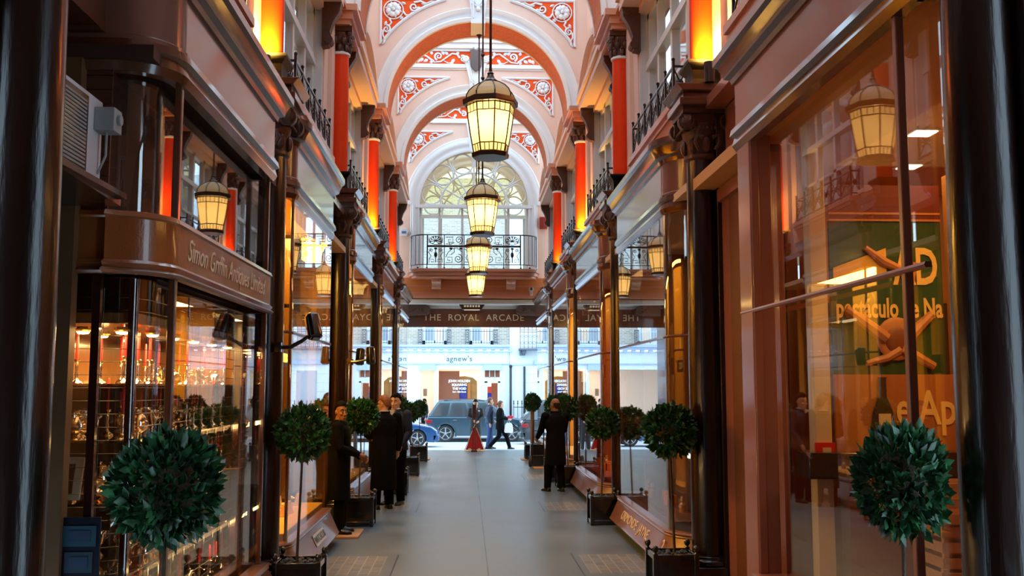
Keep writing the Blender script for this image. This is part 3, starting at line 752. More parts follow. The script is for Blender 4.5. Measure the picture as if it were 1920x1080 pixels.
# ------------------------------------------------------------------ hanging lanterns
def lantern():
    root = thing('hanging_lantern', '', 'lantern', (0, 0, 0), local=True)   # z = 0 at bottom of glass
    def oc(r, z, ph=R(9)): return [(r*math.cos(ph+q*PI/4), r*math.sin(ph+q*PI/4), z) for q in range(8)]
    lv = [(.17, .045), (.188, .12), (.232, .42), (.252, .535)]
    LG = mat('lantern_glass', (.95, .84, .60), .4, emit=(1, .68, .28), es=.35, var=.06, vscale=5)
    nt, N, L = nodes_of(LG); b = N['Principled BSDF']; out = N['Material Output']
    tr = N.new('ShaderNodeBsdfTranslucent'); tr.inputs[0].default_value = (1, .82, .46, 1); mx = N.new('ShaderNodeMixShader'); mx.inputs[0].default_value = .6
    L.new(b.outputs[0], mx.inputs[1]); L.new(tr.outputs[0], mx.inputs[2]); L.new(mx.outputs[0], out.inputs[0])
    g = MB(); g.rings([oc(r, z) for r, z in [(.17, .045), (.18, .1), (.20, .2), (.22, .33), (.236, .44), (.245, .53)]], cap=False)
    g.build('glass_panels', LG, root, smooth=False)
    g = MB(); g.rings([oc(r, z) for r, z in [(.25, .605), (.248, .65), (.222, .70), (.175, .745), (.11, .785), (.05, .805)]], cap=False)
    g.build('glass_dome', LG, root, smooth=False)
    g = MB(); g.lathe([(.001, .005), (.15, .01), (.163, .03)], seg=24); g.build('bottom_diffuser', mat('frosted_diffuser', (.75, .74, .70), .5, emit=(1, .9, .75), es=.55), root)
    f = MB()
    f.rings([oc(.285, .545), oc(.29, .555), oc(.292, .60), oc(.262, .612), oc(.24, .60), oc(.24, .545)])   # rim
    f.rings([oc(.182, -.005), oc(.192, .0), oc(.196, .04), oc(.182, .05), oc(.165, .04), oc(.165, -.0)])
    for z, r_ in ((.115, .186), (.135, .189)): pass
    def at(z):
        for (r0, z0), (r1, z1) in zip([(.17, .045), (.18, .1), (.20, .2), (.22, .33), (.236, .44), (.245, .53)], [(.18, .1), (.20, .2), (.22, .33), (.236, .44), (.245, .53), (.245, .56)]):
            if z <= z1: return r0+(r1-r0)*(z-z0)/(z1-z0)
    zz = [.045, .12, .25, .4, .54]
    for q in range(8):
        f.tube([oc(at(z)+.003, z)[q] for z in zz], .008, 5)
        f.tube([oc(r, z)[q] for r, z in [(.252, .605), (.252, .65), (.226, .70), (.18, .745), (.115, .785), (.05, .81)]], .008, 5)
        for z, w in ((.455, .006), (.125, .007)):
            p, q2 = Vector(oc(at(z)+.003, z)[q]), Vector(oc(at(z)+.003, z)[(q+1) % 8]); f.tube([p, q2], w, 4)
        for t in (1/3, 2/3):
            for za, zb in ((.455, .545), (.045, .125)):
                p = Vector(oc(at(za)+.003, za)[q]).lerp(Vector(oc(at(za)+.003, za)[(q+1) % 8]), t); p2 = Vector(oc(at(zb)+.003, zb)[q]).lerp(Vector(oc(at(zb)+.003, zb)[(q+1) % 8]), t)
                f.tube([p, p2], .005, 4)
    f.build('frame', BRONZE, root, smooth=False)
    c = MB(); c.lathe([(.075, .80), (.08, .81), (.045, .84), (.03, .88), (.035, .895), (.02, .91), (.014, .96), (.014, 1.0)], seg=16); c.build('finial_cap', BRONZE, root)
    c = MB(); c.cyl((0, 0, 1.0), (0, 0, 5.18), .0135, seg=8)
    for z in (2.25, 2.4, 2.52, 2.9): c.ball((0, 0, z), (.03, .03, .035), 10, 6)
    c.lathe([(.08, 5.2), (.07, 5.15), (.03, 5.1), (.013, 5.05)], seg=14)
    c.build('hanging_rod', BRONZE, root)
    return root
lan = lantern()
for i in range(4):
    o = lan if i == 0 else copy_tree(lan)
    y = 9.88+i*5.185
    o.location = (.03, y, 4.285)
    tag(o, ['largest glowing octagonal lantern, hanging nearest the camera', 'second nearest glowing lantern, below and behind the largest one', 'third glowing lantern, in front of the iron balcony railing', 'smallest and lowest glowing lantern, just above the lobby opening'][i], 'lantern', 'lanterns along the middle of the arcade')
    light('POINT', 'lantern_bulb', (.03, y, 4.285+.36), 20, (1, .66, .26), .07)
cl = thing('ceiling_lantern', 'flat dark bronze ceiling lantern above the lettered beam', 'lantern', (-.05, 31, 4.56))
m = MB(); m.rings([[(x*w-.05, 31+y*w, z) for x, y in ((-.4, -.28), (.4, -.28), (.4, .28), (-.4, .28))] for z, w in ((4.56, 1.0), (4.52, 1.0), (4.42, .8), (4.38, .78))]); m.build('frame', BRONZE, cl, smooth=False)
m = MB()
for k in range(6): x = -.27+k*.088; m.box(x-.03-.0, x+.03, 30.70, 30.712, 4.44, 4.50)
m.box(-.3, .2, 30.8, 31.2, 4.37, 4.38)
m.build('glass_panes', mat('dim_lamp_glass', (.5, .42, .3), .4, emit=(1, .7, .4), es=.3), cl)
# ------------------------------------------------------------------ shopfronts
COPPER = mat('sill_copper_brown', (.22, .085, .045), .32, .0, .3, .15, 4, .1, 14)
FRAMEW = mat('window_frame_wood', (.15, .055, .028), .25, 0, .7, .15, 4, .04, 15)
FPINK = mat('pinkish_frame_paint', (.34, .12, .075), .3, 0, .4, .08, 4)
def shopfront(sx, path, lab, near_corner, zb=.42, zt=3.86, bar=2.47, fas=FASC, frame=FRAMEW, sill=True, glassrange=None, mull=(), loc=None, inset=0.0, cut=None):
    """path is given for the right-hand side, running away from the camera; the street face is at x = 1.95."""
    pp = [path[0]]
    for q in path[1:]:
        if math.dist(q, pp[-1]) > 1e-4: pp.append(q)
    # short straight pieces beside every corner keep the long panes optically flat
    q2 = [pp[0]]
    for a_, b_ in zip(pp, pp[1:]):
        L_ = math.dist(a_, b_)
        if L_ > .25:
            for t in (.015/L_, 1-.015/L_): q2.append((a_[0]+(b_[0]-a_[0])*t, a_[1]+(b_[1]-a_[1])*t))
        q2.append(b_)
    if glassrange:
        keep = pp[glassrange[0]:glassrange[1]]; glassrange = (q2.index(keep[0]), q2.index(keep[-1])+1)
    if cut:
        cp = pp[:cut][-1]; cut = q2.index(cp)+1
    path = q2; P = mirror(path, sx); side = 1 if sx > 0 else -1
    ys = [p[1] for p in path]
    root = thing('shopfront', lab, 'shop window', loc or (sx*1.95, (ys[0]+ys[-1])/2, 0), 'bowed shopfronts')
    def sw(prof, name, m, pts=P, z=0, **k):
        q = MB(); q.sweep(pts, prof, side, z=z); return q.build(name, m, root, **k)
    if sill:
        sw([(-.06, 0), (.0, 0), (.0, .10), (.15, .10), (.17, .13), (.155, .15), (.05, .37), (.06, .385), (.05, .40), (.07, .415), (.055, .43), (-.06, .43)], 'sill', COPPER, ang=.5, pts=P[:cut])
        sw([(-.05, 0), (.012, 0), (.012, .10), (-.05, .10)], 'plinth', BLACK, pts=P[:cut])
    sw([(-.05, zt-.05), (.02, zt-.05), (.045, zt), (.03, zt+.06), (.06, zt+.08), (.05, zt+.13), (-.05, zt+.13)], 'head_moulding', FASCB, ang=.5)
    fo = sw([(-.05, zt+.13), (.03, zt+.13), (.03, zt+.16), (.02, zt+.17), (.02, zt+.5), (-.05, zt+.5)], 'fascia', fas, ang=.5)
    sw([(-.05, zt+.5), (.04, zt+.5), (.05, zt+.54), (.09, zt+.56), (.10, zt+.6), (.13, zt+.66), (.16, zt+.68), (.16, zt+.74), (.02, zt+.77), (-.34, zt+.79), (-.34, zt+.6)], 'cornice', FASCB, ang=.5)
    g = glassrange or (0, len(P))
    GP = P[g[0]:g[1]]
    q = MB(); q.sweep(GP, [(-inset, zb), (.006-inset, zb), (.006-inset, zt), (-inset, zt)], side); q.build('glass', GLASS, root, ang=.5)
    if bar: sw([(-.012, bar-.014), (.018, bar-.014), (.024, bar), (.018, bar+.014), (-.012, bar+.014)], 'glazing_bar', frame, pts=GP)
    for n, (x, y, w) in enumerate(mull):
        b = MB(); b.box(sx*x-w, sx*x+w, y-w, y+w, zb, zt); b.build('mullion', frame, root, bevel=.006)
    b = MB(); b.box(*sorted((sx*1.97, sx*2.32)), min(ys)+.02, max(ys)-.02, zt+.58, 4.62); b.build('top_boards', DARKWOOD, root)
    return root

def room(sx, y0, y1, wallm, ceilm, name, depth=2.6, zf=.0, zc=3.9, x0=2.3):
    M = Matrix.Scale(-1, 4, (1, 0, 0)) if sx < 0 else None
    m = MB(); m.M = M; x1 = x0+depth
    m.box(x1, x1+.08, y0, y1, zf, zc); m.box(x0+.1, x1, y0, y0+.08, zf, zc); m.box(x0+.1, x1, y1-.08, y1, zf, zc)
    w = struct('wall_shop_'+name, m, wallm)
    m = MB(); m.M = M; m.box(x0-.3, x1+.08, y0, y1, zc, zc+.08); struct('ceiling_shop_'+name, m, ceilm)
    m = MB(); m.M = M; m.box(x0, x1, y0, y1, -.1, .02); struct('floor_shop_'+name, m, DARKWOOD)
    return w
WARMW = mat('ochre_shop_wall', (.80, .46, .08), .5, 0, 0, .08, 2)
CREAMW = mat('cream_shop_wall', (.75, .60, .38), .5)
REDW = mat('wine_red_shop_wall', (.30, .04, .02), .5, var=.2, vscale=3)
BROWNW = mat('brown_shop_wall', (.16, .06, .025), .5, var=.2, vscale=3)
def display(sx, y0, y1, m, cloth=None, z=.5, name='window display plinth', lab=''):
    a, b = sorted((sx*1.99, sx*2.75))
    q = MB(); q.box(a, b, y0, y1, .40, z); o = q.build('display_platform', m, None, bevel=.01)
    tag(o, lab, 'platform'); return o

def doorway(sx, y0, y1, lab, glow=CREAMW):
    """recessed shop door between a window and the next column"""
    M = Matrix.Scale(-1, 4, (1, 0, 0)) if sx < 0 else None
    root = thing('shop_door', lab, 'door', (sx*2.5, (y0+y1)/2, 0), 'recessed shop doors')
    m = MB(); m.M = M
    m.box(2.5, 2.58, y0, y0+.1, 0, 3.0); m.box(2.5, 2.58, y1-.1, y1, 0, 3.0); m.box(2.5, 2.58, y0, y1, 2.25, 2.4); m.box(2.5, 2.58, y0, y1, 2.95, 3.05)
    m.box(2.46, 2.6, y0, y1, 3.05, 4.4)
    m.build('door_frame', MAHOG, root)
    d = MB(); d.M = M; d.box(2.52, 2.57, y0+.1, y1-.1, 0.0, .5); d.box(2.52, 2.57, y0+.1, y0+.2, .5, 2.25); d.box(2.52, 2.57, y1-.2, y1-.1, .5, 2.25); d.box(2.52, 2.57, y0+.1, y1-.1, 2.13, 2.25)
    do = d.build('door_leaf', MAHOG, root, bevel=.005)
    g = MB(); g.M = M; g.box(2.54, 2.546, y0+.2, y1-.2, .5, 2.13); g.box(2.54, 2.546, y0+.1, y1-.1, 2.4, 2.95); g.build('glass', GLASS, root)
    h = MB(); h.M = M; h.tube([(2.5, y0+.26, .95), (2.46, y0+.26, 1.0), (2.46, y0+.26, 1.25), (2.5, y0+.26, 1.3)], .012, 8); h.build('handle', BRASS, do)
    c = MB(); c.M = M; c.box(1.99, 2.6, y0, y1, 4.4, 4.5); c.build('recess_ceiling', FASCB, root)
    f = MB(); f.M = M; f.box(2.3, 2.6, y0, y1, -.1, .03); f.build('doorstep', mat('door_step_stone', (.22, .2, .18), .5), root)

LW = [None, dict(wall=WARMW, ce=CREAM, e=260, col=(1, .52, .07)), dict(wall=WARMW, ce=CREAM, e=85, col=(1, .6, .16)), dict(wall=WARMW, ce=CREAM, e=70, col=(1, .62, .2)), dict(wall=CREAMW, ce=CREAM, e=70, col=(1, .7, .35))]
RW = [None, dict(wall=BROWNW, ce=CREAM, e=26, col=(1, .5, .15)), dict(wall=REDW, ce=CREAM, e=50, col=(1, .5, .15)), dict(wall=WARMW, ce=CREAM, e=140, col=(1, .60, .15)), dict(wall=CREAMW, ce=CREAM, e=60, col=(1, .7, .35))]
Ln = ['', 'left shopfront with ochre lit corner and WATCHCLUB on its sill', 'left shopfront partly hidden behind the man watching the camera', 'left shopfront behind the two men in suits', 'farthest left shopfront beside the street entrance']
Rn = ['', 'right shopfront with curved corner glass and ORMONDE lettering on its sill', 'right shopfront with red glow and lamp inside its window', 'right shopfront behind the man seen from the back', 'farthest right shopfront beside the street entrance']
LOOKS = ['ochre', 'gold', 'amber', 'cream']
for i in range(1, 5):
    d = D[i]
    # left
    e = d+3.25 if i < 4 else d+3.9
    p = [(2.35, d+.24), (2.15, d+.24)]+arc(2.15, d+.44, .2, 270, 180, 5)+[(1.95, e-.14)]+arc(2.09, e-.14, .14, 180, 90, 4)+[(2.35, e)]
    shopfront(-1, p, Ln[i], True, cut=-5, mull=((1.97, d+.46, .016), (1.975, e-.15, .018)))
    room(-1, d+.2, d+S-.2, LW[i]['wall'], LW[i]['ce'], 'left_%d' % (i+1))
    display(-1, d+.46, e-.16, LW[i]['wall'], z=.5, lab='%s display platform in the %s left shop window' % (LOOKS[i-1], ['', 'second', 'third', 'fourth', 'farthest'][i]))
    m = MB(); m.box(-2.86, -2.8, d+.5, e-.2, .5, 3.8); struct('wall_window_back_left_%d' % (i+1), m, LW[i]['wall'])
    light('AREA', 'shop_ceiling_light', (-2.45, d+2, 3.85), LW[i]['e'], LW[i]['col'], .5, sizey=2.6)
    if i < 4: doorway(-1, e+.05, d+S-.28, 'dark glazed door recessed after the %s left shopfront' % ['', 'second', 'third', 'fourth'][i])
    # right
    a, e = d+.62, d+4.35
    if i == 4: e = d+4.8
    p = [(2.7, a), (2.45, a)]+arc(2.45, a+.5, .5, 270, 180, 9)+[(1.95, e-.06)]+arc(2.01, e-.06, .06, 180, 90, 3)+[(2.3, e)]
    shopfront(1, p, Rn[i], True, cut=-4, mull=((1.975, a+.5, .018), (1.97, e-.05, .018)))
    room(1, d+.2, d+S-.2, RW[i]['wall'], RW[i]['ce'], 'right_%d' % (i+1))
    display(1, a+.55, e-.1, [None, DARKWOOD, REDW, CREAMW, CREAMW][i], z=.5, lab='%s display platform in the %s right shop window' % (['', 'dark wooden', 'wine red', 'pale', 'cream'][i], ['', 'second', 'third', 'fourth', 'farthest'][i]))
    light('AREA', 'shop_ceiling_light', (2.9, d+2.6, 3.85), RW[i]['e'], RW[i]['col'], .5, sizey=2.6)
    doorway(1, d+.25, a-.02, 'narrow dark door panel before the %s right shopfront' % ['', 'second', 'third', 'fourth', 'farthest'][i])

# lettering on the sills: the panel leans out from (1.90, .37) to (1.795, .15)
def sill_text(root, sx, body, y, size, m, xs=1, up=.27, plate=None, reverse=False):
    n = Vector((-sx*(.22), 0, -.105)).normalized()          # outward normal of the leaning face, slightly downwards? (leans out below)
    upv = Vector((sx*.105, 0, .22)).normalized()
    xdir = Vector((0, -1, 0)) if sx > 0 else Vector((0, 1, 0))
    t = (.37-up)/.22; x = sx*(1.90-.105*t-.004)
    if plate:
        q = MB(); c = Vector((x, y, up)); w, h = plate; a = xdir*w/2; b = upv*h/2; nn = xdir.cross(upv)*.006
        q.add([c-a-b, c+a-b, c+a+b, c-a+b, c-a-b+nn, c+a-b+nn, c+a+b+nn, c-a+b+nn], [(0, 1, 2, 3), (4, 5, 6, 7), (0, 1, 5, 4), (1, 2, 6, 5), (2, 3, 7, 6), (3, 0, 4, 7)])
        q.build('name_plate', mat('name_plate_pale', (.78, .74, .66), .4), root); x -= sx*.008
        m = BLACK
    text('lettering', body, size, m, root, (x, y, up), basis(xdir, upv), .003, xs)
fronts = [o for o in COL.objects if o.name.startswith('shopfront')]
def front(sx, i):
    return [o for o in fronts if (o.location.x > 0) == (sx > 0) and D[i] < o.location.y < D[i]+S][0]
sill_text(front(-1, 1), -1, 'WATCHCLUB', 11.25, .11, BLACK, 1.0, .26, plate=(.72, .13))
sill_text(front(1, 1), 1, 'ORMONDE  JAYNE', 12.05, .17, GOLDTXT, 1.3, .26)
sill_text(front(1, 1), 1, '2', 10.35, .22, GOLDTXT, 1.0, .26)
sill_text(front(-1, 2), -1, 'THE ROYAL ARCADE', 16.6, .12, GOLDTXT, 1.0, .26) if False else None

# WATCHCLUB sign inside the second left window, seen reversed in the glass opposite
s = thing('window_sign', 'dark blue WATCHCLUB strip sign with a yellow disc, in the ochre left window', 'sign', (-2.2, 10.6, 2.2))
m = MB(); m.box(-2.22, -2.19, 9.95, 11.5, 2.15, 2.33); m.build('board', mat('sign_navy', (.015, .012, .06), .4), s, bevel=.004)
text('lettering', 'WATCHCLUB', .14, mat('lit_yellow_letters', (.9, .6, .1), .5, emit=(1, .7, .12), es=1.6), s, (-2.18, 10.45, 2.24), basis((0, 1, 0), (0, 0, 1)), .004)
m = MB(); m.cyl((-2.2, 10.5, 2.56), (-2.17, 10.5, 2.56), .09, seg=28); m.build('disc', MATS['lit_yellow_letters'], s)
m = MB(); m.cyl((-2.19, 10.5, 2.33), (-2.19, 10.5, 2.48), .008, seg=6); m.build('disc_post', BLACK, s)

# goods in the windows
WATCHG = mat('display_gold_goods', (.8, .55, .25), .25, .8)
def goods(kind, sx, y, x=2.3, z=.5):
    """small display pieces: watch stands, scent bottles, busts"""
    X = sx*x
    if kind == 'stand':
        r = thing('watch_stand', '', 'watch stand', (X, y, z), local=True)
        m = MB(); m.cbox((0, 0, .01), (.12, .12, .02)); m.prism([(-.03, .02), (.05, .02), (.03, .14), (0, .14)], 'y', -.04, .04); m.build('stand', CREAM, r, world=False, bevel=.003)
        m = MB(); m.tube([(-.035+.03*math.cos(t*PI/6), .035*math.sin(t*PI/6), .09) for t in range(12)], .006, 5, closed=True); m.cyl((-.07, 0, .09), (-.05, 0, .09), .022, seg=12); m.build('watch', WATCHG, r, world=False)
    elif kind == 'bottle':
        r = thing('scent_bottle', '', 'bottle', (X, y, z), local=True)
        m = MB(); m.lathe([(.001, 0), (.04, .0), (.042, .09), (.02, .11), (.014, .12), (.014, .13)], seg=16); m.build('body', mat('amber_bottle', (.45, .2, .05), .1, 0, 1), r, world=False)
        m = MB(); m.lathe([(.018, .13), (.022, .15), (.018, .18), (.001, .185)], seg=14); m.build('stopper', GOLD, r, world=False)
    else:
        r = thing('gift_box', '', 'box', (X, y, z), local=True)
        m = MB(); m.cbox((0, 0, .06), (.16, .16, .12)); m.build('box', mat('orange_gift_box', (.8, .2, .04), .5), r, world=False, bevel=.004)
        m = MB(); m.cbox((0, 0, .061), (.165, .02, .124)); m.cbox((0, 0, .0615), (.02, .165, .125)); m.build('ribbon', BLACK, r, world=False)
    return r
# ------------------------------------------------------------------ left: antique silver shop (nearest bay)
pL0 = [(3.6, 5.58), (2.25, 5.58)]+arc(2.25, 5.88, .3, 270, 180, 7)+[(1.95, 8.62), (2.3, 8.62)]
s0 = shopfront(-1, pL0, 'nearest left shopfront, the antique silver shop with curved corner and script sign band', True, zt=3.80, bar=None, inset=.11, mull=((1.965, 5.9, .022), (1.975, 8.60, .022)))
def swp(root, path, sx, prof, name, m, **k):
    q = MB(); q.sweep(mirror(path, sx), prof, 1 if sx > 0 else -1); return q.build(name, m, root, **k)
band = swp(s0, pL0, -1, [(-.04, 2.60), (.02, 2.60), (.035, 2.63), (.015, 2.65), (.015, 2.89), (.03, 2.90), (.02, 2.93), (-.04, 2.93)], 'sign_band', SIGNB, ang=.5)
swp(s0, pL0, -1, [(-.02, 2.57), (.03, 2.57), (.045, 2.585), (.03, 2.60), (-.02, 2.60)], 'band_moulding', COPPER, ang=.6)
text('lettering', 'Simon Griffin Antiques Limited', .20, GOLDTXT, band, (-1.932, 7.22, 2.77), basis((0, 1, 0), (0, 0, 1)), .002, .92, shear=.35)
m = MB(); m.box(-2.36, -2.32, 5.75, 8.55, 2.87, 3.8); m.box(-2.36, -2.1, 5.8, 8.55, 2.84, 2.88); m.build('upper_dark_backing', DARKIN, s0)  # added dark backing, keeps the interior dark so pane reflections read
# lighting inside: boarded upper return, rail between window and room
m = MB()
for k in range(11): z = 2.88+k*.085; m.box(-3.5, -2.26, 5.60, 5.615, z, z+.08)
m.build('upper_boards', mat('brown_boards', (.10, .035, .018), .4, 0, .3, .2, 4), s0)
m = MB()
for x, y in ((-2.30, 5.62), (-2.14, 5.75), (-2.1, 8.2)): m = MB(); m.box(x-.022, x+.022, y-.02, y+.02, .43, 2.6); m.build('inner_upright', MAHOG, s0)
m = MB()
for k in range(27): z = .5+k*.075; m.tube([(-3.0, 5.72, z), (-2.25, 5.74, z), (-2.16, 5.80, z), (-2.11, 5.95, z), (-2.11, 8.55, z)], .0022, 4)
for x in (-2.9, -2.7, -2.5, -2.3): m.tube([(x, 5.72, .45), (x, 5.72, 2.5)], .0022, 4)
for y in [6.1+.25*q for q in range(11)]: m.tube([(-2.11, y, .45), (-2.11, y, 2.5)], .0022, 4)
g = m.build('security_grille', IRON, s0)

room(-1, 5.5, 9.1, mat('antique_shop_wall', (.14, .07, .03), .5, var=.3, vscale=3), DARKIN, 'left_1', depth=1.5, zc=3.8)
# cabinet of shelves
cab = thing('display_cabinet', 'glass-shelved cabinet of silverware in the nearest left shop window', 'cabinet', (-2.5, 7.1, .42))
m = MB(); m.box(-2.95, -2.9, 5.75, 8.55, .42, 2.42); m.box(-2.95, -2.13, 5.85, 8.55, .38, .42); m.box(-3.0, -2.13, 5.75, 8.55, 2.30, 2.36); m.box(-2.95, -2.13, 8.5, 8.55, .4, 2.4)
m.build('carcass', mat('cabinet_amber_lacquer', (.26, .12, .035), .2, 0, .6, .3, 6), cab)
SHZ = [.44, .86, 1.26, 1.62, 1.95]
for z in SHZ[1:]:
    m = MB(); m.box(-2.9, -2.14, 5.8, 8.5, z-.012, z); m.build('shelf', mat('mirror_shelf', (.75, .6, .35), .06, 1), cab)
SPOTM = mat('lamp_spot_glow', (1, .8, .5), .5, emit=(1, .72, .30), es=14)
for k, (x, y) in enumerate([(-2.75, 5.95), (-2.5, 5.95), (-2.28, 5.98), (-2.2, 6.3), (-2.2, 6.75), (-2.2, 7.25), (-2.2, 7.75), (-2.2, 8.25), (-2.55, 6.4), (-2.6, 7.0)]):
    r = thing('cabinet_spotlight', '', 'lamp', (x, y, 2.29), 'spotlights in the silver cabinet', local=True)
    r['label'] = 'small glowing round spotlight under the top of the silver cabinet'
    m = MB(); m.lathe([(.045, 0), (.05, -.02), (.04, -.03)], seg=14); m.build('rim', BRASS, r, world=False)
    m = MB(); m.lathe([(.038, -.03), (.03, -.042), (.001, -.046)], seg=14); m.build('lens', SPOTM, r, world=False)
for y in (6.1, 7.0, 8.0):
    light('AREA', 'cabinet_light', (-2.35, y, 2.27), 24, (1, .55, .18), .3, sizey=.7)
light('AREA', 'cabinet_fill_base', (-2.14, 7.0, .82), 22, (1, .6, .22), .05, rot=(0, R(-60), 0), sizey=2.6)  # added fill that lifts the dim lowest shelves, no fitting there
light('AREA', 'cabinet_fill_low', (-2.14, 7.0, 1.60), 22, (1, .55, .2), .05, rot=(0, R(-60), 0), sizey=2.4)  # another added fill, brightens the shelves below it without a fixture

REDWAX = mat('red_candle_wax', (.85, .02, .015), .4, emit=(1, .03, .01), es=0.0)
def lathe_piece(name, prof, m, parent, c=(0, 0, 0), seg=14): q = MB(); q.lathe(prof, c, seg); return q.build(name, m, parent, world=False, ang=.9)
def candlestick(cand=.24):
    r = thing('candlestick', '', 'candlestick', (0, 0, 0), local=True)
    lathe_piece('stick', [(.055, 0), (.05, .015), (.025, .03), (.012, .05), (.02, .08), (.01, .11), (.018, .15), (.01, .18), (.028, .2), (.03, .21), (.016, .215)], SILVER, r)
    lathe_piece('candle', [(.014, .215), (.011, .215+cand), (.004, .225+cand)], REDWAX, r)
    return r
def candelabrum():
    r = thing('candelabrum', '', 'candelabrum', (0, 0, 0), local=True)
    m = MB(); m.lathe([(.06, 0), (.055, .02), (.02, .04), (.012, .1), (.02, .13), (.01, .2), (.02, .26)], seg=14)
    for a in (0, PI/2, PI, 3*PI/2):
        c, s_ = math.cos(a), math.sin(a)
        m.tube([(0, 0, .2), (.05*c, .05*s_, .16), (.1*c, .1*s_, .19), (.11*c, .11*s_, .25)], .006, 6); m.lathe([(.022, .25), (.024, .26), (.012, .265)], (.11*c, .11*s_, 0), 10)
    m.build('branches', SILVER, r, world=False, ang=.9)
    for a in (0, PI/2, PI, 3*PI/2): lathe_piece('candle', [(.012, .262), (.009, .42), (.003, .43)], REDWAX, r, (.11*math.cos(a), .11*math.sin(a), 0), 10)
    return r
def teapot():
    r = thing('silver_teapot', '', 'teapot', (0, 0, 0), local=True)
    m = MB(); m.lathe([(.04, 0), (.045, .01), (.03, .02), (.075, .06), (.08, .1), (.055, .14), (.05, .15)], seg=18); m.tube([(.07, 0, .07), (.12, 0, .09), (.13, 0, .14), (.15, 0, .155)], [.016, .012, .009, .007], 8); m.build('body', SILVER, r, world=False, ang=.9)
    lathe_piece('lid', [(.05, .15), (.035, .17), (.01, .18), (.014, .19), (.001, .2)], SILVER, r)
    m = MB(); m.tube([(-.06, 0, .13), (-.12, 0, .14), (-.13, 0, .1), (-.1, 0, .06), (-.07, 0, .06)], .008, 8); m.build('handle', BRONZE, r, world=False)
    return r
def cup():
    r = thing('silver_cup', '', 'cup', (0, 0, 0), local=True)
    m = MB(); m.lathe([(.035, 0), (.03, .01), (.01, .03), (.012, .06), (.04, .1), (.045, .16), (.042, .16), (.036, .1), (.001, .07)], seg=16)
    m.build('bowl', SILVER, r, world=False, ang=.9)
    m = MB()
    for s_ in (-1, 1): m.tube([(s_*.042, 0, .15), (s_*.075, 0, .15), (s_*.07, 0, .11), (s_*.04, 0, .1)], .005, 6)
    m.build('handles', SILVER, r, world=False)
    return r
def salver():
    r = thing('silver_dish', '', 'dish', (0, 0, 0), local=True)
    m = MB(); m.lathe([(.001, .0), (.05, 0), (.06, .012), (.11, .03), (.115, .036), (.06, .02), (.001, .012)], seg=22)
    m.build('dish', SILVER, r, world=False, ang=.9)
    m = MB(); m.lathe([(.1, .033), (.09, .08), (.05, .12), (.012, .135), (.016, .15), (.001, .16)], seg=20); m.build('cover', SILVER, r, world=False, ang=.9)
    return r
protos = [(candlestick(), 'candlestick', 'silver candlestick holding a tall red candle'), (candelabrum(), 'candelabrum', 'branched silver candelabrum with four red candles'), (teapot(), 'teapot', 'polished silver teapot'), (cup(), 'cup', 'two-handled silver cup'), (salver(), 'dish', 'round silver dish with domed cover')]
used = set()
rr_ = random.Random(5)
def place(k, x, y, z, lab, sc_=1.0, rz=None):
    p, cat, base = protos[k]
    o = p if k not in used else copy_tree(p); used.add(k)
    o.location = (x, y, z); o.scale = (sc_,)*3; o.rotation_euler = (0, 0, rr_.uniform(0, 6.28) if rz is None else rz)
    tag(o, lab, cat, base+'s on the shelves'); return o
SHN = ['lowest shelf', 'second shelf up', 'middle shelf', 'fourth shelf up', 'top shelf']
rows = [(-2.26, 6.0, 8.42), (-2.52, 5.95, 8.4)]
for si, z in enumerate(SHZ):
    for x, ya, yb in rows:
        y = ya
        while y < yb:
            k = rr_.choice([0, 0, 0, 1, 2, 3, 4] if si in (3, 4) else [0, 1, 2, 3, 3, 4, 2])
            scl = rr_.uniform(.85, 1.1)
            if si == 4 and k == 1: k = 0
            if si == 4 : scl *= .72
            elif k == 0: scl *= .8
            elif k == 1: scl *= .75
            lab = ['silver candlestick with tall red candle', 'branched silver candelabrum with red candles', 'polished silver teapot', 'two-handled silver cup', 'covered round silver dish'][k]+' on the '+SHN[si]+' of the shop cabinet'
            place(k, x+rr_.uniform(-.04, .04), y, z, lab, scl)
            y += rr_.uniform(.2, .27)
for q, (x, y, si) in enumerate([(-2.75, 5.95, 4), (-2.62, 6.0, 3), (-2.75, 6.0, 2), (-2.5, 5.92, 3)]):
    place(0 if q % 2 == 0 else 2, x, y, SHZ[si], ['silver candlestick', 'polished silver teapot'][q % 2]+' at the corner end of the '+SHN[si]+' of the silver cabinet', .9)
# price cards and stickers on the door side
pc = thing('picture_frame', 'small pale tilted frame with striped picture, low in the corner window', 'picture frame', (-2.52, 5.86, 1.26))
m = MB(); m.cbox((-2.52, 5.87, 1.40), (.17, .015, .25), rx=-.25); m.build('frame', mat('ivory_frame', (.85, .68, .42), .35), pc, bevel=.004)
m = MB(); m.cbox((-2.52, 5.858, 1.40), (.08, .012, .17), rx=-.25); m.build('picture', BROWNW, pc)
nb = thing('notice_board', 'dark blue board of card stickers at the foot of the nearest left window', 'notice', (-2.3, 5.52, .45))
m = MB(); m.box(-2.42, -2.2, 5.535, 5.55, .43, 1.22); m.build('board', mat('notice_navy', (.004, .008, .02), .4), nb)
for q, (z, c, w) in enumerate([(1.12, (.02, .07, .11), .18), (.98, (.02, .05, .08), .15), (.84, (.04, .09, .11), .12), (.70, (.03, .06, .08), .12), (.5, (.005, .02, .10), .2)]):
    m = MB(); m.box(-2.31-w/2, -2.31+w/2, 5.53, 5.535, z-.055, z+.055); m.build('sticker', mat('sticker_%d' % q, c, .5), nb)
    m = MB(); m.box(-2.31-w/3, -2.31+w/3, 5.527, 5.53, z-.03, z+.03); m.build('sticker_print', mat('sticker_print_%d' % q, (.02, .05, .1), .5), nb)

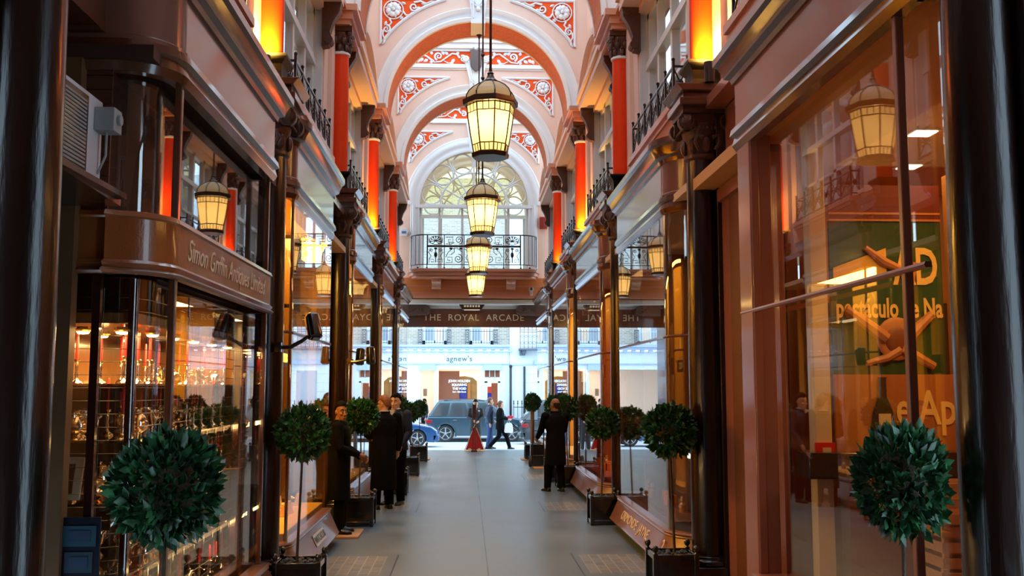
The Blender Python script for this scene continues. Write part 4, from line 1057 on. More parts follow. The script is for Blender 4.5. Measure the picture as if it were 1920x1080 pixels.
# air conditioner in the recess
ac = thing('air_conditioner', 'white louvred air conditioning unit on a dark shelf in the left door recess', 'air conditioner', (-2.5, 5.1, 3.02))
m = MB(); m.box(-2.9, -2.25, 4.6, 5.45, 3.02, 3.52); m.build('casing', mat('ac_white_casing', (.62, .62, .66), .45, bump=.03), ac, bevel=.01)
m = MB()
for k in range(18): z = 3.09+k*.021; m.box(-2.255, -2.24, 4.66, 5.2, z, z+.011)
m.build('louvres', mat('louvre_grey', (.30, .30, .30), .5), ac)
m = MB(); m.box(-2.25, -2.245, 4.63, 5.23, 3.06, 3.49); m.build('louvre_recess', BLACK, ac)
m = MB(); m.box(-2.25, -2.14, 5.32, 5.44, 3.33, 3.46); m.cyl((-2.14, 5.38, 3.4), (-2.12, 5.38, 3.4), .03, seg=12); m.tube([(-2.2, 5.38, 3.33), (-2.2, 5.38, 3.2), (-2.25, 5.4, 3.1)], .008, 6); m.build('isolator_switch', mat('switch_grey', (.35, .37, .37), .5), ac, bevel=.006)
sh = MB(); sh.box(-2.95, -2.12, 4.5, 5.5, 2.98, 3.01); sh.prism([(4.5, 2.98), (5.5, 2.98), (5.5, 2.94)], 'x', -2.95, -2.15)
tag(sh.build('wall_shelf', BLACK, None), 'black shelf carrying the air conditioning unit', 'shelf')
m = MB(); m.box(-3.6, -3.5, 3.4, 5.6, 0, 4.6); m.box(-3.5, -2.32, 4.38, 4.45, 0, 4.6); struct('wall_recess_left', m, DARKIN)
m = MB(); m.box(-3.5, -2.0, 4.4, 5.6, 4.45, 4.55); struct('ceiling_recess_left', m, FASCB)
swp(s0, [(1.98, 3.4), (1.98, 3.45)], -1, [(0, 0), (.01, 0), (.01, .1)], 'edge', BLACK) if False else None
m = MB(); m.box(-2.75, -2.3, 4.25, 5.58, 3.97, 4.45); m.box(-2.75, -2.3, 3.2, 4.3, 3.6, 4.6); struct('trim_recess_fascia_left', m, FASCB)

# door camera arms
def cctv(root_lab, base, mid, head, ang, rx=0):
    r = thing('security_camera', root_lab, 'camera', base)
    m = MB(); m.tube([base, ((base[0]+mid[0])/2, (base[1]+mid[1])/2, base[2]-.0), mid, (head[0], head[1], head[2]-.06)], [.02, .022, .018, .015], 10); m.cbox(base, (.06, .05, .09)); m.build('arm', BLACK, r)
    M = Matrix.Translation(head) @ Matrix.Rotation(ang, 4, 'Z') @ Matrix.Rotation(rx, 4, 'X')
    m = MB(); m.M = M; m.rings([[(x*w, y, z*w) for x, z in ((-.055, -.05), (.055, -.05), (.06, .03), (.035, .06), (-.035, .06), (-.06, .03))] for y, w in ((-.13, .9), (-.12, 1), (.10, 1), (.12, .8))]); m.build('housing', BLACK, r, bevel=.006)
    m = MB(); m.M = M; m.box(-.035, .035, -.14, -.131, -.03, .03); m.build('lens', mat('lens_blue_glass', (.02, .08, .2), .05, 0, 1), r)
    return r
cctv('black security camera on a long arm, nearest on the left columns', (-1.96, 9.2, 2.30), (-1.74, 9.2, 2.36), (-1.64, 9.2, 2.50), R(35), R(65))
cctv('small black security camera beside the third left column, facing away', (-1.93, 14.45, 2.30), (-1.72, 14.45, 2.32), (-1.62, 14.45, 2.40), R(25), R(80))
cctv('small black security camera on the second left column, pale front', (-1.93, 14.7, 2.30), (-1.85, 14.9, 2.32), (-1.83, 15.0, 2.40), R(-25), R(80))

# ------------------------------------------------------------------ right: nearest shop
pR0 = [(2.35, 4.42), (1.95, 4.42), (1.95, 7.5), (2.35, 7.5)]
s1 = shopfront(1, pR0, 'nearest right shopfront, tall amber-lit window with pinkish frame', True, zb=.58, zt=3.84, bar=2.5, fas=FPINK, frame=FPINK, sill=False, glassrange=(1, 3), inset=.11, mull=((1.965, 4.68, .022), (1.97, 7.2, .03)))
m = MB(); m.box(1.93, 2.1, 7.18, 7.5, 0, 3.84); m.build('end_post', FPINK, s1, bevel=.012)
m = MB(); m.box(1.93, 2.05, 4.42, 7.2, 0, .52); m.box(1.88, 2.1, 4.42, 7.2, .52, .58); m.build('stallriser', FPINK, s1, bevel=.01)
m = MB(); m.box(2.29, 2.5, 7.5, 9.15, 0, 4.62); m.box(2.24, 2.3, 7.5, 7.62, 0, 3.7); m.box(2.24, 2.3, 8.9, 9.15, 0, 3.7); m.box(2.2, 2.3, 7.5, 9.2, 3.7, 3.82); m.box(2.1, 2.3, 7.5, 9.2, 4.62, 4.72)
struct('wall_recess_right', m, FPINK)
dr = thing('shop_door', 'dark recessed door between the nearest right window and the dark column', 'door', (2.25, 8.25, 0))
m = MB(); m.box(2.24, 2.29, 7.62, 8.9, 0, 3.7); m.build('door_leaf', DARKWOOD, dr); m = MB(); m.tube([(2.24, 7.75, 1), (2.2, 7.75, 1.02), (2.2, 7.75, 1.2), (2.24, 7.75, 1.22)], .01, 8); m.build('handle', BRASS, dr)
AMB = mat('amber_plaster', (.62, .30, .09), .6, var=.1, vscale=2)
m = MB(); m.box(2.46, 2.5, 7.6, 9.36, 0, 2.95); m.box(2.5, 5.5, 9.34, 9.4, 0, 2.75); struct('trim_wainscot_right', m, mat('dark_umber_panelling', (.09, .035, .012), .5, var=.3, vscale=2))
m = MB(); m.box(2.44, 2.46, 8.35, 8.5, .03, 2.9); struct('trim_pale_strip', m, mat('olive_strip', (.30, .24, .10), .5))
AMBC = mat('amber_ceiling', (.70, .36, .10), .6)
m = MB(); m.box(2.5, 5.6, 9.4, 9.5, 0, 3.9); m.box(5.5, 5.6, 4.2, 9.4, 0, 3.9); m.box(2.3, 5.5, 4.2, 4.3, 0, 3.9); m.box(2.5, 2.6, 7.55, 9.4, 0, 3.9)
struct('wall_shop_right_1', m, AMB)
m = MB(); m.box(2.0, 5.6, 4.4, 9.5, 3.84, 3.95); struct('ceiling_shop_right_1', m, AMBC)
m = MB(); m.box(2.0, 5.6, 4.3, 9.5, -.1, .03); struct('floor_shop_right_1', m, mat('red_brown_floor', (.20, .05, .02), .3, var=.2))
for k, (x, y) in enumerate([(3.2, 7.0), (3.6, 8.1), (4.2, 6.3), (4.6, 9.0)]):
    r = thing('recessed_ceiling_light', '', 'lamp', (x, y, 3.83), 'square ceiling lights in the amber shop', local=True); r['label'] = 'small square glowing ceiling light inside the nearest right shop'
    m = MB(); m.box(-.1, .1, -.1, .1, -.01, 0); m.build('rim', WPAINT, r, world=False); m = MB(); m.box(-.08, .08, -.08, .08, -.016, -.01); m.build('lens', mat('ceiling_lens', (1, .9, .7), .5, emit=(1, .8, .5), es=5), r, world=False)
light('AREA', 'amber_shop_light', (3.6, 6.5, 3.8), 60, (1, .46, .10), 1.4, sizey=3)
# pillar with fire labels just inside the window
pl = thing('window_pillar', 'cream pillar with two red fire labels behind the nearest right window', 'pillar', (2.32, 6.3, 0))
m = MB(); m.box(2.26, 2.38, 6.85, 6.98, .03, 3.84); m.build('post', CREAM, pl, bevel=.006)
m = MB(); m.box(2.25, 2.39, 6.83, 6.85, 1.44, 1.54); m.box(2.27, 2.37, 6.83, 6.85, 1.31, 1.41); m.build('fire_label', mat('label_red', (.75, .02, .015), .45), pl)
m = MB(); m.box(2.30, 2.36, 6.826, 6.83, 1.475, 1.505); m.box(2.285, 2.30, 6.826, 6.83, 1.34, 1.395); m.box(2.285, 2.32, 6.826, 6.83, 1.33, 1.36); m.build('label_marks', CREAM, pl)
# big green poster with the lettering
GRN = mat('poster_green', (.02, .075, .015), .5, var=.5, vscale=1.5)
po = thing('poster', 'large green theatre poster with cream lettering ...AD and ...culo de Na', 'poster', (2.9, 7.2, 2.0))
X0, X1, Yp = 2.46, 3.30, 7.0
m = MB(); m.box(X0, X1, Yp, Yp+.03, 2.02, 3.15); m.build('sheet', GRN, po)
m = MB(); m.box(X0, X1, Yp-.006, Yp, 3.15-.0, 3.42); m.build('dark_red_header', mat('poster_red', (.16, .01, .008), .5), po)
m = MB(); m.box(X0, X1, Yp-.01, Yp-.006, 3.20, 3.215); m.box(X0, X1, Yp-.01, Yp-.006, 3.15, 3.165); m.build('header_lines', mat('poster_line', (.6, .25, .08), .5), po)
YEL = mat('poster_cream_letters', (.95, .62, .18), .5)
text('lettering', 'AD', .38, YEL, po, (3.10, Yp-.006, 2.80), basis((1, 0, 0), (0, 0, 1)), .004, .62, bold=.008)
text('lettering', 'pectáculo de Na', .20, YEL, po, (2.89, Yp-.006, 2.50), basis((1, 0, 0), (0, 0, 1)), .004, .60, bold=.005)
m = MB(); m.add([(2.48, Yp-.008, 2.66), (2.88, Yp-.008, 2.75), (2.88, Yp-.008, 2.95), (2.48, Yp-.008, 2.80)], [(0, 1, 2, 3)]); m.build('yellow_banner', mat('poster_yellow', (.9, .5, .05), .5), po)
# face figure: generic dancer-like ornament made of bands
FIG = mat('poster_figure', (.60, .24, .08), .5, var=.3, vscale=8)
m = MB()
m.ball((2.93, Yp-.02, 2.28), (.15, .02, .16), 20, 10); m.tube([(2.56, Yp-.02, 2.50), (2.75, Yp-.02, 2.36), (2.85, Yp-.02, 2.28)], [.03, .045, .05], 8); m.tube([(3.2, Yp-.02, 2.46), (3.05, Yp-.02, 2.32), (2.98, Yp-.02, 2.2), (3.2, Yp-.02, 2.08)], [.03, .045, .05, .03], 8); m.tube([(2.7, Yp-.02, 2.10), (2.85, Yp-.02, 2.14), (2.95, Yp-.02, 2.2)], [.02, .03, .04], 8)
m.build('figure', FIG, po)
m = MB(); m.ball((2.93, Yp-.03, 2.27), (.10, .02, .1), 16, 8); m.build('figure_shade', mat('poster_brown', (.25, .07, .03), .5), po)
m = MB(); m.tube([(2.72, Yp-.02, 2.95), (2.85, Yp-.02, 2.85), (3.0, Yp-.02, 2.78), (3.04, Yp-.02, 2.6)], [.02, .035, .03, .02], 8); m.tube([(3.04, Yp-.02, 2.6), (3.08, Yp-.02, 2.84)], [.02, .03], 8); m.build('hand_ornament', FIG, po)
# lower orange panel .de.Ap
pa = thing('counter_panel', 'orange panel with dark bottle drawing and cream letters e.Ap below the green poster', 'panel', (2.9, 6.95, .6))
m = MB(); m.box(2.44, 3.32, 6.93, 6.96, 1.42, 2.02); m.build('board', mat('panel_orange', (.48, .16, .04), .5, var=.15), pa)
text('lettering', 'e.Ap', .34, YEL, pa, (3.10, 6.925, 1.77), basis((1, 0, 0), (0, 0, 1)), .004, .7, bold=.006)
m = MB(); m.lathe([(.001, 1.5), (.075, 1.5), (.08, 1.68), (.07, 1.76), (.03, 1.86), (.028, 1.98), (.034, 2.0)], (2.78, 6.91, 0), 16, sy=.15); m.build('bottle_drawing', mat('panel_dark', (.06, .03, .01), .4), pa)
m = MB(); m.box(2.74, 2.83, 6.895, 6.9, 1.6, 1.74); m.build('bottle_label', CREAM, pa)
side = MB(); side.box(3.35, 3.5, 6.8, 7.05, .03, 3.5); tag(side.build('upright_panel', AMBC, None, bevel=.005), 'tall amber upright board on the right edge of the green poster', 'panel')
cb = thing('serving_counter', 'dark red brown serving counter inside the nearest right window', 'counter', (2.9, 6.9, 0))
m = MB(); m.box(2.45, 3.3, 6.75, 6.92, .03, 1.30); m.build('front', mat('counter_red', (.17, .035, .012), .35, 0, .3), cb); m = MB(); m.box(2.15, 3.35, 6.68, 6.95, 1.30, 1.48); m.build('worktop', BLACK, cb, bevel=.01)
light('SPOT', 'poster_light', (3.0, 5.3, 3.7), 60, (1, .62, .2), .1, (R(38), 0, R(0)), spot=R(70))
# slatted pale crates / chairs on the right
def crate(loc, lab):
    r = thing('slatted_crate', lab, 'crate', loc, 'pale slatted crates inside the shop', local=True)
    m = MB()
    for x in (-.16, .16):
        for y in (-.13, .13): m.box(x-.015, x+.015, y-.015, y+.015, 0, .26)
    m.build('corner_posts', WOODL, r, world=False)
    m = MB()
    for z in (.03, .12, .21):
        for y in (-.145, .145): m.box(-.17, .17, y-.006, y+.006, z-.03, z+.03)
        for x in (-.175, .175): m.box(x-.006, x+.006, -.14, .14, z-.03, z+.03)
    m.box(-.17, .17, -.14, .14, 0, .012); m.build('slats', WOODL, r, world=False)
    return r
crate((2.78, 5.9, .60), 'pale slatted wooden crate at the bottom of the stack beside the bay tree'); crate((2.8, 5.92, .86), 'middle pale slatted crate of the stack beside the bay tree'); crate((2.8, 5.9, 1.12), 'top pale slatted crate of the stack beside the bay tree')
m = MB(); m.box(2.05, 3.1, 5.2, 6.4, .03, .6); tag(m.build('window_platform', DARKWOOD, None, bevel=.01), 'dark platform inside the nearest right window carrying crates', 'platform')
for k in range(4):
    m = MB(); m.lathe([(.001, 0), (.125, 0), (.14, .012), (.14, .03), (.12, .042), (.001, .042)], (2.16, 5.35, .60+k*.044), 28)
    tag(m.build('round_board', WOODL, None, ang=.9), '%s pale round board of the stack at the foot of the right window' % ['bottom', 'second lowest', 'third', 'top'][k], 'board', 'stack of round boards')
# ------------------------------------------------------------------ the street outside
def SZ(y): return -.25-(y-34.9)*.0273
PAVE = mat('street_paving', (.50, .52, .55), .6, var=.1, vscale=1.5, bump=.05)
m = MB(); a, b = 32.58, 46.6
m.add([(-14, a, SZ(a)), (14, a, SZ(a)), (14, b, SZ(b)), (-14, b, SZ(b)), (-14, a, -1), (14, a, -1), (14, b, -1), (-14, b, -1)], [(0, 1, 2, 3), (4, 5, 6, 7), (0, 1, 5, 4), (1, 2, 6, 5), (2, 3, 7, 6), (3, 0, 4, 7)])
struct('floor_street', m, PAVE, smooth=False)
m = MB(); m.box(-14, 14, 45.35, 46.6, SZ(45.4)-.1, SZ(45.4)+.12); m.box(-14, 14, 45.25, 45.35, SZ(45.4)-.1, SZ(45.4)+.11)
struct('floor_far_pavement', m, mat('far_pavement', (.36, .38, .42), .6, var=.1))
m = MB(); m.box(-14, 14, 36.0, 36.05, SZ(36)-.05, SZ(36)+.004); struct('trim_kerb_line', m, mat('kerb_line', (.35, .37, .4), .6))

FW = mat('stucco_white', (.68, .74, .80), .6, var=.03)
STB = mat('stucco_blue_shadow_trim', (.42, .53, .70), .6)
def brick():
    m = bpy.data.materials.new('london_brick'); nt, N, L = nodes_of(m); b = N['Principled BSDF']
    g = N.new('ShaderNodeTexCoord'); mp = N.new('ShaderNodeMapping'); mp.inputs['Rotation'].default_value = (R(90), 0, 0)
    br = N.new('ShaderNodeTexBrick'); L.new(g.outputs['Object'], mp.inputs[0]); L.new(mp.outputs[0], br.inputs['Vector'])
    br.inputs['Scale'].default_value = 1; br.inputs['Brick Width'].default_value = .24; br.inputs['Row Height'].default_value = .08; br.inputs['Mortar Size'].default_value = .01
    br.inputs['Color1'].default_value = (.30, .25, .20, 1); br.inputs['Color2'].default_value = (.42, .37, .30, 1); br.inputs['Mortar'].default_value = (.55, .55, .55, 1)
    L.new(br.outputs[0], b.inputs['Base Color']); b.inputs['Roughness'].default_value = .85; MATS['london_brick'] = m; return m
BRICK = brick()
YB = 46.5
gb = thing('building', 'white stucco and brick gallery building with agnews lettering across the street', 'building', (-1, YB, -.5))
m = MB()
# ground floor solid parts
for a, b in ((-9, -6.3), (-3.13, -2.37), (-1.73, -1.58), (.45, .64), (1.39, 1.82)): m.box(a, b, YB, YB+.5, -.6, 2.76)
for a, b in ((-9, 1.82),): m.box(a, b, YB, YB+.5, 2.76, 3.62)
m.box(-1.58, .45, YB, YB+.4, -.6, .25); m.box(-2.37, -1.73, YB, YB+.4, -.6, .2); m.box(.64, 1.39, YB, YB+.4, 2.13, 2.36); m.box(.64, .78, YB, YB+.4, -.6, 2.2); m.box(1.28, 1.39, YB, YB+.4, -.6, 2.2)
m.box(-6.3, -3.13, YB, YB+.4, -.6, .4)
m.build('ground_floor', FW, gb)
for a, b in ((-2.42, -1.68), (.6, 1.44)): m = MB(); m.box(a, b, YB-.12, YB-.01, 2.72, 2.99); m.build('blind_box', STB, gb)
m = MB(); m.box(-9, 1.83, YB-.3, YB+.2, 3.82, 3.93); m.box(-9, 1.83, YB-.2, YB+.2, 3.70, 3.82); m.box(-9, 1.82, YB-.06, YB+.2, 3.0, 3.06)
x = -8.9
while x < 1.8: m.box(x, x+.2, YB-.16, YB, 3.58, 3.70); x += .41
m.build('cornice', STB, gb, smooth=False)
m = MB(); m.box(-9, 1.82, YB+.02, YB+.5, 3.93, 12)
bw = m.build('brick_wall', BRICK, gb)
GLZ = mat('far_window_glass', (.35, .42, .5), .08, 0, 0)
CUR = mat('curtain_cream', (.78, .60, .48), .8)
for n, (a, b) in enumerate(((-8.2, -7.0), (-5.3, -4.1), (-2.32, -1.15), (-.09, 1.06))):
    f = MB(); f.box(a, b, YB-.04, YB+.05, 3.93, 4.12); f.box(a, a+.14, YB-.04, YB+.05, 3.93, 6.2); f.box(b-.14, b, YB-.04, YB+.05, 3.93, 6.2); f.box((a+b)/2-.03, (a+b)/2+.03, YB-.04, YB+.05, 4, 6.2); f.box(a, b, YB-.04, YB+.05, 6.1, 6.3)
    fo = f.build('window', FW, gb)
    p = MB(); p.box(a+.14, b-.14, YB-.005, YB+.01, 4.12, 6.1); p.build('pane', GLZ, fo)
    p = MB(); p.box(a+.60, b-.2, YB-.012, YB-.006, 4.12, 4.9); p.build('curtain', CUR, fo)
    g = MB()
    for x in [a+.06+k*(b-a-.12)/8 for k in range(9)]: g.cyl((x, YB-.22, 3.98), (x, YB-.22, 4.62), .009, seg=5); g.ball((x, YB-.22, 4.63), .02, 6, 4)
    g.box(a, b, YB-.23, YB-.21, 4.0, 4.02); g.box(a, b, YB-.23, YB-.21, 4.55, 4.57)
    g.build('window_guard', IRON if n > 1 else FW, fo)
    for x in (a-.09, b+.09):
        q = MB(); q.box(x-.11, x-.09, YB-.26, YB-.2, 3.9, 4.65); q.box(x+.09, x+.11, YB-.26, YB-.2, 3.9, 4.65); q.box(x-.1, x+.1, YB-.25, YB-.22, 4.6, 4.64); q.box(x-.1, x+.1, YB-.25, YB-.22, 4.0, 4.04)
        for k in range(5): q.tube([(x+.06*math.cos(R(45*t)), YB-.235, 4.1+k*.12+.06*math.sin(R(45*t))) for t in range(8)], .008, 4, closed=True)
        q.build('guard_side_panel', mat('blue_black_iron', (.03, .06, .10), .5), fo)
text('lettering', 'agnew\'s', .36, mat('grey_blue_letters', (.07, .12, .16), .6), gb, (-.56, YB-.012, 3.26), basis((1, 0, 0), (0, 0, 1)), .008, 1.0, spacing=1.1)
# inside the gallery windows
GAL = mat('gallery_wall_terracotta', (.42, .13, .06), .6); GALC = mat('gallery_wall_cream', (.85, .72, .62), .6)
m = MB(); m.box(-9, 1.82, YB+3.0, YB+3.1, -.6, 3.2); m.box(-9, 1.82, YB+.5, YB+3, 2.9, 3.0); m.box(-9, 1.82, YB+.5, YB+3, -.6, -.5); m.box(-1.7, -1.62, YB+.5, YB+3, -.5, 3); m.build('gallery_room', GALC, gb)
m = MB(); m.box(-1.55, -.55, YB+.75, YB+.8, .0, 2.70); m.box(.98, 1.28, YB+.6, YB+.62, -.5, 2.12); m.box(.66, 1.37, YB+.3, YB+.32, 2.38, 2.74); m.build('terracotta_screen', GAL, gb)
m = MB(); m.box(.64, 1.39, YB+.2, YB+.3, 2.36, 2.4); m.box(.86, .9, YB+.2, YB+.29, 2.36, 2.76); m.box(1.12, 1.16, YB+.2, YB+.29, 2.36, 2.76); m.build('transom_bars', FW, gb)
m = MB(); m.prism([(-.98, .5), (.3, .5), (.3, 2.2), (.1, 2.38), (-.3, 2.46), (-.7, 2.42), (-.98, 2.3)], 'y', YB+.9, YB+.95); m.build('arched_painting', mat('painting_gold_brown', (.48, .24, .06), .6, var=.5, vscale=3), gb)
m = MB(); m.box(-.9, -.2, YB+.84, YB+.86, .8, 2.1); m.build('blue_panel', mat('painting_blue_violet', (.05, .04, .30), .6, var=.5, vscale=3), gb)
m = MB(); m.box(-.16, -.02, YB+.83, YB+.85, .6, 2.1); m.build('orange_stripe', mat('painting_orange', (.75, .22, .04), .6), gb)
m = MB(); m.box(.78, .98, YB+.55, YB+.57, 1.65, 1.95); m.build('red_panel', mat('painting_red', (.85, .08, .03), .6), gb)
m = MB(); m.box(.78, .98, YB+.55, YB+.57, 1.38, 1.65); m.build('deep_blue_panel', mat('painting_deep_blue', (.03, .03, .35), .6), gb)
m = MB(); m.box(.78, .98, YB+.55, YB+.57, .3, 1.38); m.build('yellow_panel', mat('painting_yellow', (.65, .5, .15), .6), gb)
m = MB(); m.box(-2.28, -2.1, YB+.6, YB+.63, 1.5, 1.85); po_ = m.build('small_picture', mat('small_picture_brown', (.35, .2, .1), .5), gb)
for body, z, s_ in (('JOHN HOLDEN', 2.21, .155), ('SQUARING', 2.03, .15), ('THE VOID', 1.85, .15), ('2nd - 12th March', 1.70, .095)):
    text('window_lettering', body, s_, WHITETXT, gb, (-.55, YB+.02, z), basis((1, 0, 0), (0, 0, 1)), .004, .95, bold=.006)
m = MB(); m.box(-1.58, .45, YB+.05, YB+.056, .25, 2.76); m.box(-2.37, -1.73, YB+.05, YB+.056, .2, 2.76); m.build('shop_glass', SKYGLASS, gb)
light('AREA', 'gallery_light', (-1, YB+1.6, 2.85), 170, (1, .75, .5), 3, sizey=1.5)

tb = thing('building', 'white stucco town house with drainpipes and iron balcony beside the gallery', 'building', (4, YB, -.5))
m = MB(); m.box(1.83, 10, YB-.1, YB+.6, -.7, 12); m.build('wall', FW, tb)
m = MB()
for k in range(8): z = -.4+k*.42; m.box(2.6, 10, YB-.106, YB-.1, z, z+.02)
m.box(1.84, 3.1, YB-.14, YB-.1, 2.95, 3.03); m.box(3.0, 10, YB-.25, YB-.1, 3.0, 3.2); m.build('band_course', STB, tb)
m = MB(); m.cyl((1.88, YB-.18, -.4), (1.88, YB-.18, 2.9), .05, seg=8); m.ball((1.88, YB-.18, 2.9), .08, 8, 6); m.build('drainpipe', IRON, tb)
m = MB(); m.cyl((2.53, YB-.18, -.4), (2.53, YB-.18, 2.9), .05, seg=8); m.build('drainpipe', IRON, tb)
m = MB(); m.box(2.25, 6, YB-.75, YB-.1, 3.66, 3.74); m.box(2.3, 2.55, YB-.5, YB-.1, 3.42, 3.66); m.box(2.4, 2.6, YB-.6, YB-.1, 3.5, 3.66)
m.build('balcony_slab', mat('dark_slab', (.10, .12, .16), .5), tb)
m = MB(); x = 2.3
for z in (3.78, 4.5, 4.6): m.box(2.3, 6, YB-.72, YB-.70, z, z+.02)
while x < 6:
    m.cyl((x, YB-.71, 3.74), (x, YB-.71, 4.68), .012, seg=5); m.ball((x, YB-.71, 4.7), .025, 6, 4)
    m.tube([(x+.09+.07*math.cos(R(40*t)), YB-.71, 4.0+.07*math.sin(R(40*t))) for t in range(9)], .008, 4, closed=True); m.tube([(x+.09+.06*math.cos(R(40*t)), YB-.71, 4.3+.06*math.sin(R(40*t))) for t in range(9)], .008, 4, closed=True)
    x += .19
m.build('balcony_railing', IRON, tb)
m = MB(); m.box(3.25, 4.3, YB-.12, YB-.1, 3.8, 6.2); m.box(3.35, 4.3, YB-.12, YB-.1, .6, 2.7); m.build('window', GLZ, tb)
ar = thing('area_railing', 'black spiked iron railings in front of the white town house', 'railing', (2.7, 45.9, -.4))
m = MB()
for k in range(14): x = 2.0+k*.19; m.cyl((x, 45.9, -.42), (x, 45.9, 1.15), .014, seg=6); m.lathe([(.02, 1.12), (.035, 1.16), (.012, 1.2), (.03, 1.24), (.001, 1.34)], (x, 45.9, 0), 8)
m.box(1.98, 4.5, 45.88, 45.92, .98, 1.01); m.box(1.98, 4.5, 45.88, 45.92, -.3, -.27)
m.build('spiked_bars', IRON, ar)

# ------------------------------------------------------------------ cars
def wheel(root, x, z, y, r, m_rim=None):
    m = MB(); m.M = Matrix.Translation((x, y, z)) @ Matrix.Rotation(PI/2, 4, 'X')
    m.lathe([(r*.68, -.09), (r*.9, -.11), (r, -.08), (r, .08), (r*.9, .11), (r*.68, .09)], seg=32); t = m.build('wheel', RUBBER, root, ang=.5)
    m = MB(); m.M = Matrix.Translation((x, y, z)) @ Matrix.Rotation(PI/2, 4, 'X')
    m.lathe([(r*.66, -.10), (r*.71, -.10), (r*.71, .10), (r*.66, .10), (r*.62, .0), (r*.62, -.03)], seg=32)
    for q in range(5):
        a = q*2*PI/5+.3; c, s_ = math.cos(a), math.sin(a)
        m.tube([(0, 0, .07), (r*.66*c, r*.66*s_, .085)], [r*.13, r*.10], 6)
    m.lathe([(.001, .10), (r*.16, .10), (r*.18, .06), (r*.16, .02)], seg=16)
    m.build('rim', mat('alloy_rim', (.55, .57, .6), .25, .9), t)
    m = MB(); m.M = Matrix.Translation((x, y, z)) @ Matrix.Rotation(PI/2, 4, 'X'); m.lathe([(.001, -.02), (r*.62, -.02), (r*.62, -.04), (.001, -.04)], seg=20); m.build('brake_disc', BLACK, t)

